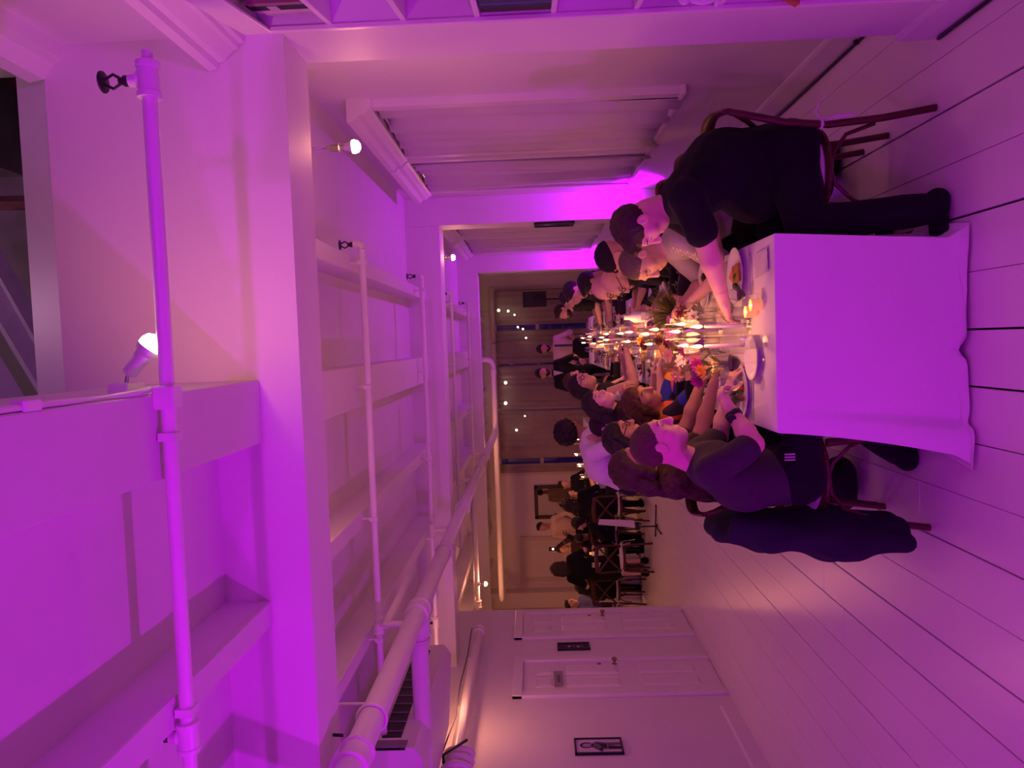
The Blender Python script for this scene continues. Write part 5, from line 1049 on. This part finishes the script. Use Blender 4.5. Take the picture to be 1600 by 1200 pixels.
def vase(label, x, y, cols, hgt=.13, seed=0):
    rr = random.Random(seed); t = thing('bud_vase', label, 'flower vase', (x, y, TT))
    smooth_by(MB().lathe([(.0001, 0), (.024, 0), (.028, .02), (.026, .05), (.012, .075), (.012, .095), (.014, .1), (.0125, .1), (.010, .078), (.024, .05), (.026, .02), (.0001, .004)], (0, 0, 0), 16).build('vase', m_glass, t), 60)
    for i, cname in enumerate(cols):
        a = rr.uniform(0, 6.28) if len(cols) > 1 else 0; q = .035 + .02 * i if len(cols) > 1 else .005; top = V((q * math.cos(a), q * math.sin(a) , hgt + rr.uniform(-.02, .04))); nrm = V((q * 6 * math.cos(a), -.6 + q * math.sin(a), .7))
        st = MB().tube([(0, 0, .01), (top.x * .3, top.y * .3, .09), top], .0016, 5).build('stem', m_stem, t); m_ = mat('petal_' + cname.replace(' ', '_'), FC[cname], .6, noise=.25, nscale=40)
        r = rr.uniform(.033, .045)
        if cname in ('magenta', 'dark red', 'violet', 'orange'):
            petals(top, nrm, r, 9, m_, st, .15); petals(top + nrm.normalized() * .005, nrm, r * .72, 8, m_, st, .5); petals(top + nrm.normalized() * .009, nrm, r * .42, 6, m_, st, .9)
        else:
            petals(top, nrm, r * 1.15, 7, m_, st, .15, wide=.32); MB().sphere(top + nrm.normalized() * .006, .008, 8, 5).build('flower_centre', m_orange, st, True)
    g = MB()
    for _ in range(6):
        a = rr.uniform(0, 6.28); p = V((0, 0, .09)); d = V((math.cos(a), math.sin(a), rr.uniform(.3, 1.2))).normalized(); g.tube([p, p + d * .04, p + d * .08], [.002, .010, .001], 5, flat=.2)
    g.build('leaves', m_leaf, t)
vs_ = [('glass vase with one big orange bloom near the red wine', -.13, 3.62, ('orange', 'magenta')), ('low vase of pink and violet blooms by the white dish', -.15, 3.78, ('violet', 'pink', 'magenta')), ('glass vase of white and pink blooms on the window side', .13, 4.05, ('white', 'dark red')), ('glass vase of violet blooms beside the green grasses', .07, 4.33, ('violet', 'pink')), ('glass vase of magenta and orange blooms nearest the table end', -.085, 3.83, ('magenta', 'orange', 'violet')), ('glass vase with a round magenta bloom beside the tall candles', -.07, 4.0, ('magenta', 'pink')), ('glass vase of white daisies on the door side', -.155, 4.28, ('white', 'white', 'pink')), ('glass vase of pink and white blooms, fourth from the near end', -.08, 4.5, ('pink', 'white', 'magenta')),
 ('glass vase of dark red blooms, fifth from the near end', .0, 4.75, ('dark red', 'dark red')), ('glass vase of violet blooms, sixth from the near end', .06, 5.2, ('violet', 'pink')), ('glass vase of dark red blooms, seventh from the near end', -.02, 5.75, ('dark red', 'orange')), ('glass vase of white blooms, eighth from the near end', .05, 6.3, ('white', 'pink')), ('glass vase of pink blooms, ninth from the near end', -.05, 6.75, ('pink', 'dark red')), ('glass vase of orange blooms, tenth from the near end', .03, 7.6, ('orange', 'pink')), ('glass vase of dark red blooms, last but one along the table', 0, 8.6, ('dark red', 'pink')), ('glass vase of white blooms, farthest along the table', 0, 9.8, ('white', 'dark red'))]
for i, (l, x, y, c) in enumerate(vs_): vase(l, x, y, c, .15 + .02 * (i % 2), 40 + i)
t = thing('greenery_vase', 'glass vase bursting with wild green grasses among the candles', 'plant', (.145, 4.50, TT)); smooth_by(MB().lathe([(.0001, 0), (.035, 0), (.04, .05), (.03, .10), (.034, .12), (.032, .12), (.028, .1), (.0001, .005)], (0, 0, 0), 18).build('vase', m_glass, t))
g = MB(); rr = random.Random(5)
for _ in range(420):
    a = rr.uniform(0, 6.28); el_ = rr.uniform(.5, 1.35); d = V((math.cos(a) * math.cos(el_), math.sin(a) * math.cos(el_), math.sin(el_))); L_ = rr.uniform(.12, .23); p = V((0, 0, .10)); b = V((math.cos(a), math.sin(a), -.4)); g.tube([p, p + d * L_ * .5, p + d * L_ + b * .03], [.0018, .0045, .0008], 4, flat=.3)
g.build('grass_blades', m_leaf, t, kind='stuff'); t.children[-1]['label'] = 'mass of fine green grass blades'
t = thing('carafe', 'tall white carafe among the glasses on the window side', 'carafe', (.17, 5.88, TT)); smooth_by(MB().lathe([(.0001, 0), (.045, 0), (.047, .02), (.047, .19), (.040, .21), (.024, .23), (.022, .27), (.026, .275), (.022, .275), (.0001, .26)], (0, 0, 0), 22).build('body', m_ceramic, t), 50); MB().box(-.03, .03, -.0485, -.045, .07, .15).build('paper_label', m_nap, t)
t = thing('eyeglasses', 'folded dark eyeglasses lying on the cloth beside the second plate', 'eyeglasses', (.27, 4.56, TT)); g = MB()
for s in (-1, 1):
    g.tube([(.0 + .02 * math.cos(a), s * .032 + .024 * math.sin(a), .022 + .0 * a) for a in [q * math.pi / 6 for q in range(12)]], .0022, 5, closed=True); g.tube([(.0, s * .057, .022), (-.06, s * .06, .012), (-.12, s * .055, .004)], .0022, 5)
g.tube([(0, -.008, .022), (0, .008, .022)], .002, 5); g.tube([(.02, -.03, .0025), (.02, .03, .0025)], .0022, 5); g.build('frame', m_black, t)
t = thing('paper_menu', 'creased paper menu at the near corner of the cloth, window side', 'menu', (.30, 3.24, TT), .1)
vs = []; n = 8
for j in range(n + 1):
    for i in range(n + 1): vs.append((-.05 + .10 * i / n, -.09 + .18 * j / n, .003 + .004 * abs(math.sin(i * 1.1 + j * .35))))
MB().add(vs, [(j * 9 + i, j * 9 + i + 1, (j + 1) * 9 + i + 1, (j + 1) * 9 + i) for j in range(n) for i in range(n)]).build('sheet', m_nap, t, True)
# candles on the far tables
TPF = TP[0]; c2 = [(-2.3, 12.7), (-1.95, 12.75), (-2.15, 13.1), (-2.25, 13.5), (-1.9, 13.6), (-2.1, 14.0), (-2.2, 14.5), (-1.95, 14.9), (-2.1, 15.4)]
for k, (x, y) in enumerate(c2): put(TP[k % 3], (x, y, TT), '%s lit candle along the second table below the mirror' % ORD[k]); put(TB, (x + .13, y + .1, TT), '%s tumbler along the second table below the mirror' % ORD[k]); put(VT, (x - .08, y + .17, TT), '%s amber votive along the second table' % ORD[k])
for k, (x, y) in enumerate([(-4.3, 13.3), (-4.15, 13.5), (-4.35, 13.9), (-4.1, 14.4)]): put(VT, (x, y, TT), '%s amber votive on the third table by the wall end' % ORD[k]); put(TP[1], (x + .1, y + .15, TT), '%s lit candle on the third table by the wall end' % ORD[k])
# points of light in the far windows, built as small glowing globes on wires
m_pt = mat('window_light_point', (1, .9, .7), .5, emit=(1.0, .78, .5), estr=9)

for k, (px, py, d_, r) in enumerate(((779, 485, 16.7, .030), (794, 486, 16.7, .026), (804, 492, 16.7, .018), (809, 511, 16.7, .02), (817, 514, 16.7, .02), (822, 528, 16.7, .018), (790, 598, 16.7, .032), (790, 630, 16.7, .034), (820, 650, 16.7, .016), (807, 672, 16.7, .026))):
    q = at(px, py, d_ - .02); t = thing('light_point', '%s of the small points of light set before the far windows, counted from the loudspeaker' % ORD[k], 'light bulb', q, 0, 'small lights by the far windows')
    MB().sphere((0, 0, 0), r, 10, 6).build('glow_globe', m_pt, t, True); MB().lathe([(r * .5, r * .8), (r * .45, r * 1.5), (.0001, r * 1.6)], (0, 0, 0), 8).build('cap', m_black, t); MB().tube([(0, 0, r * 1.5), (0, 0, 2.99 - q.z)], .003, 5).build('wire', mat('pale_wire', (.4, .3, .3), .6), t)
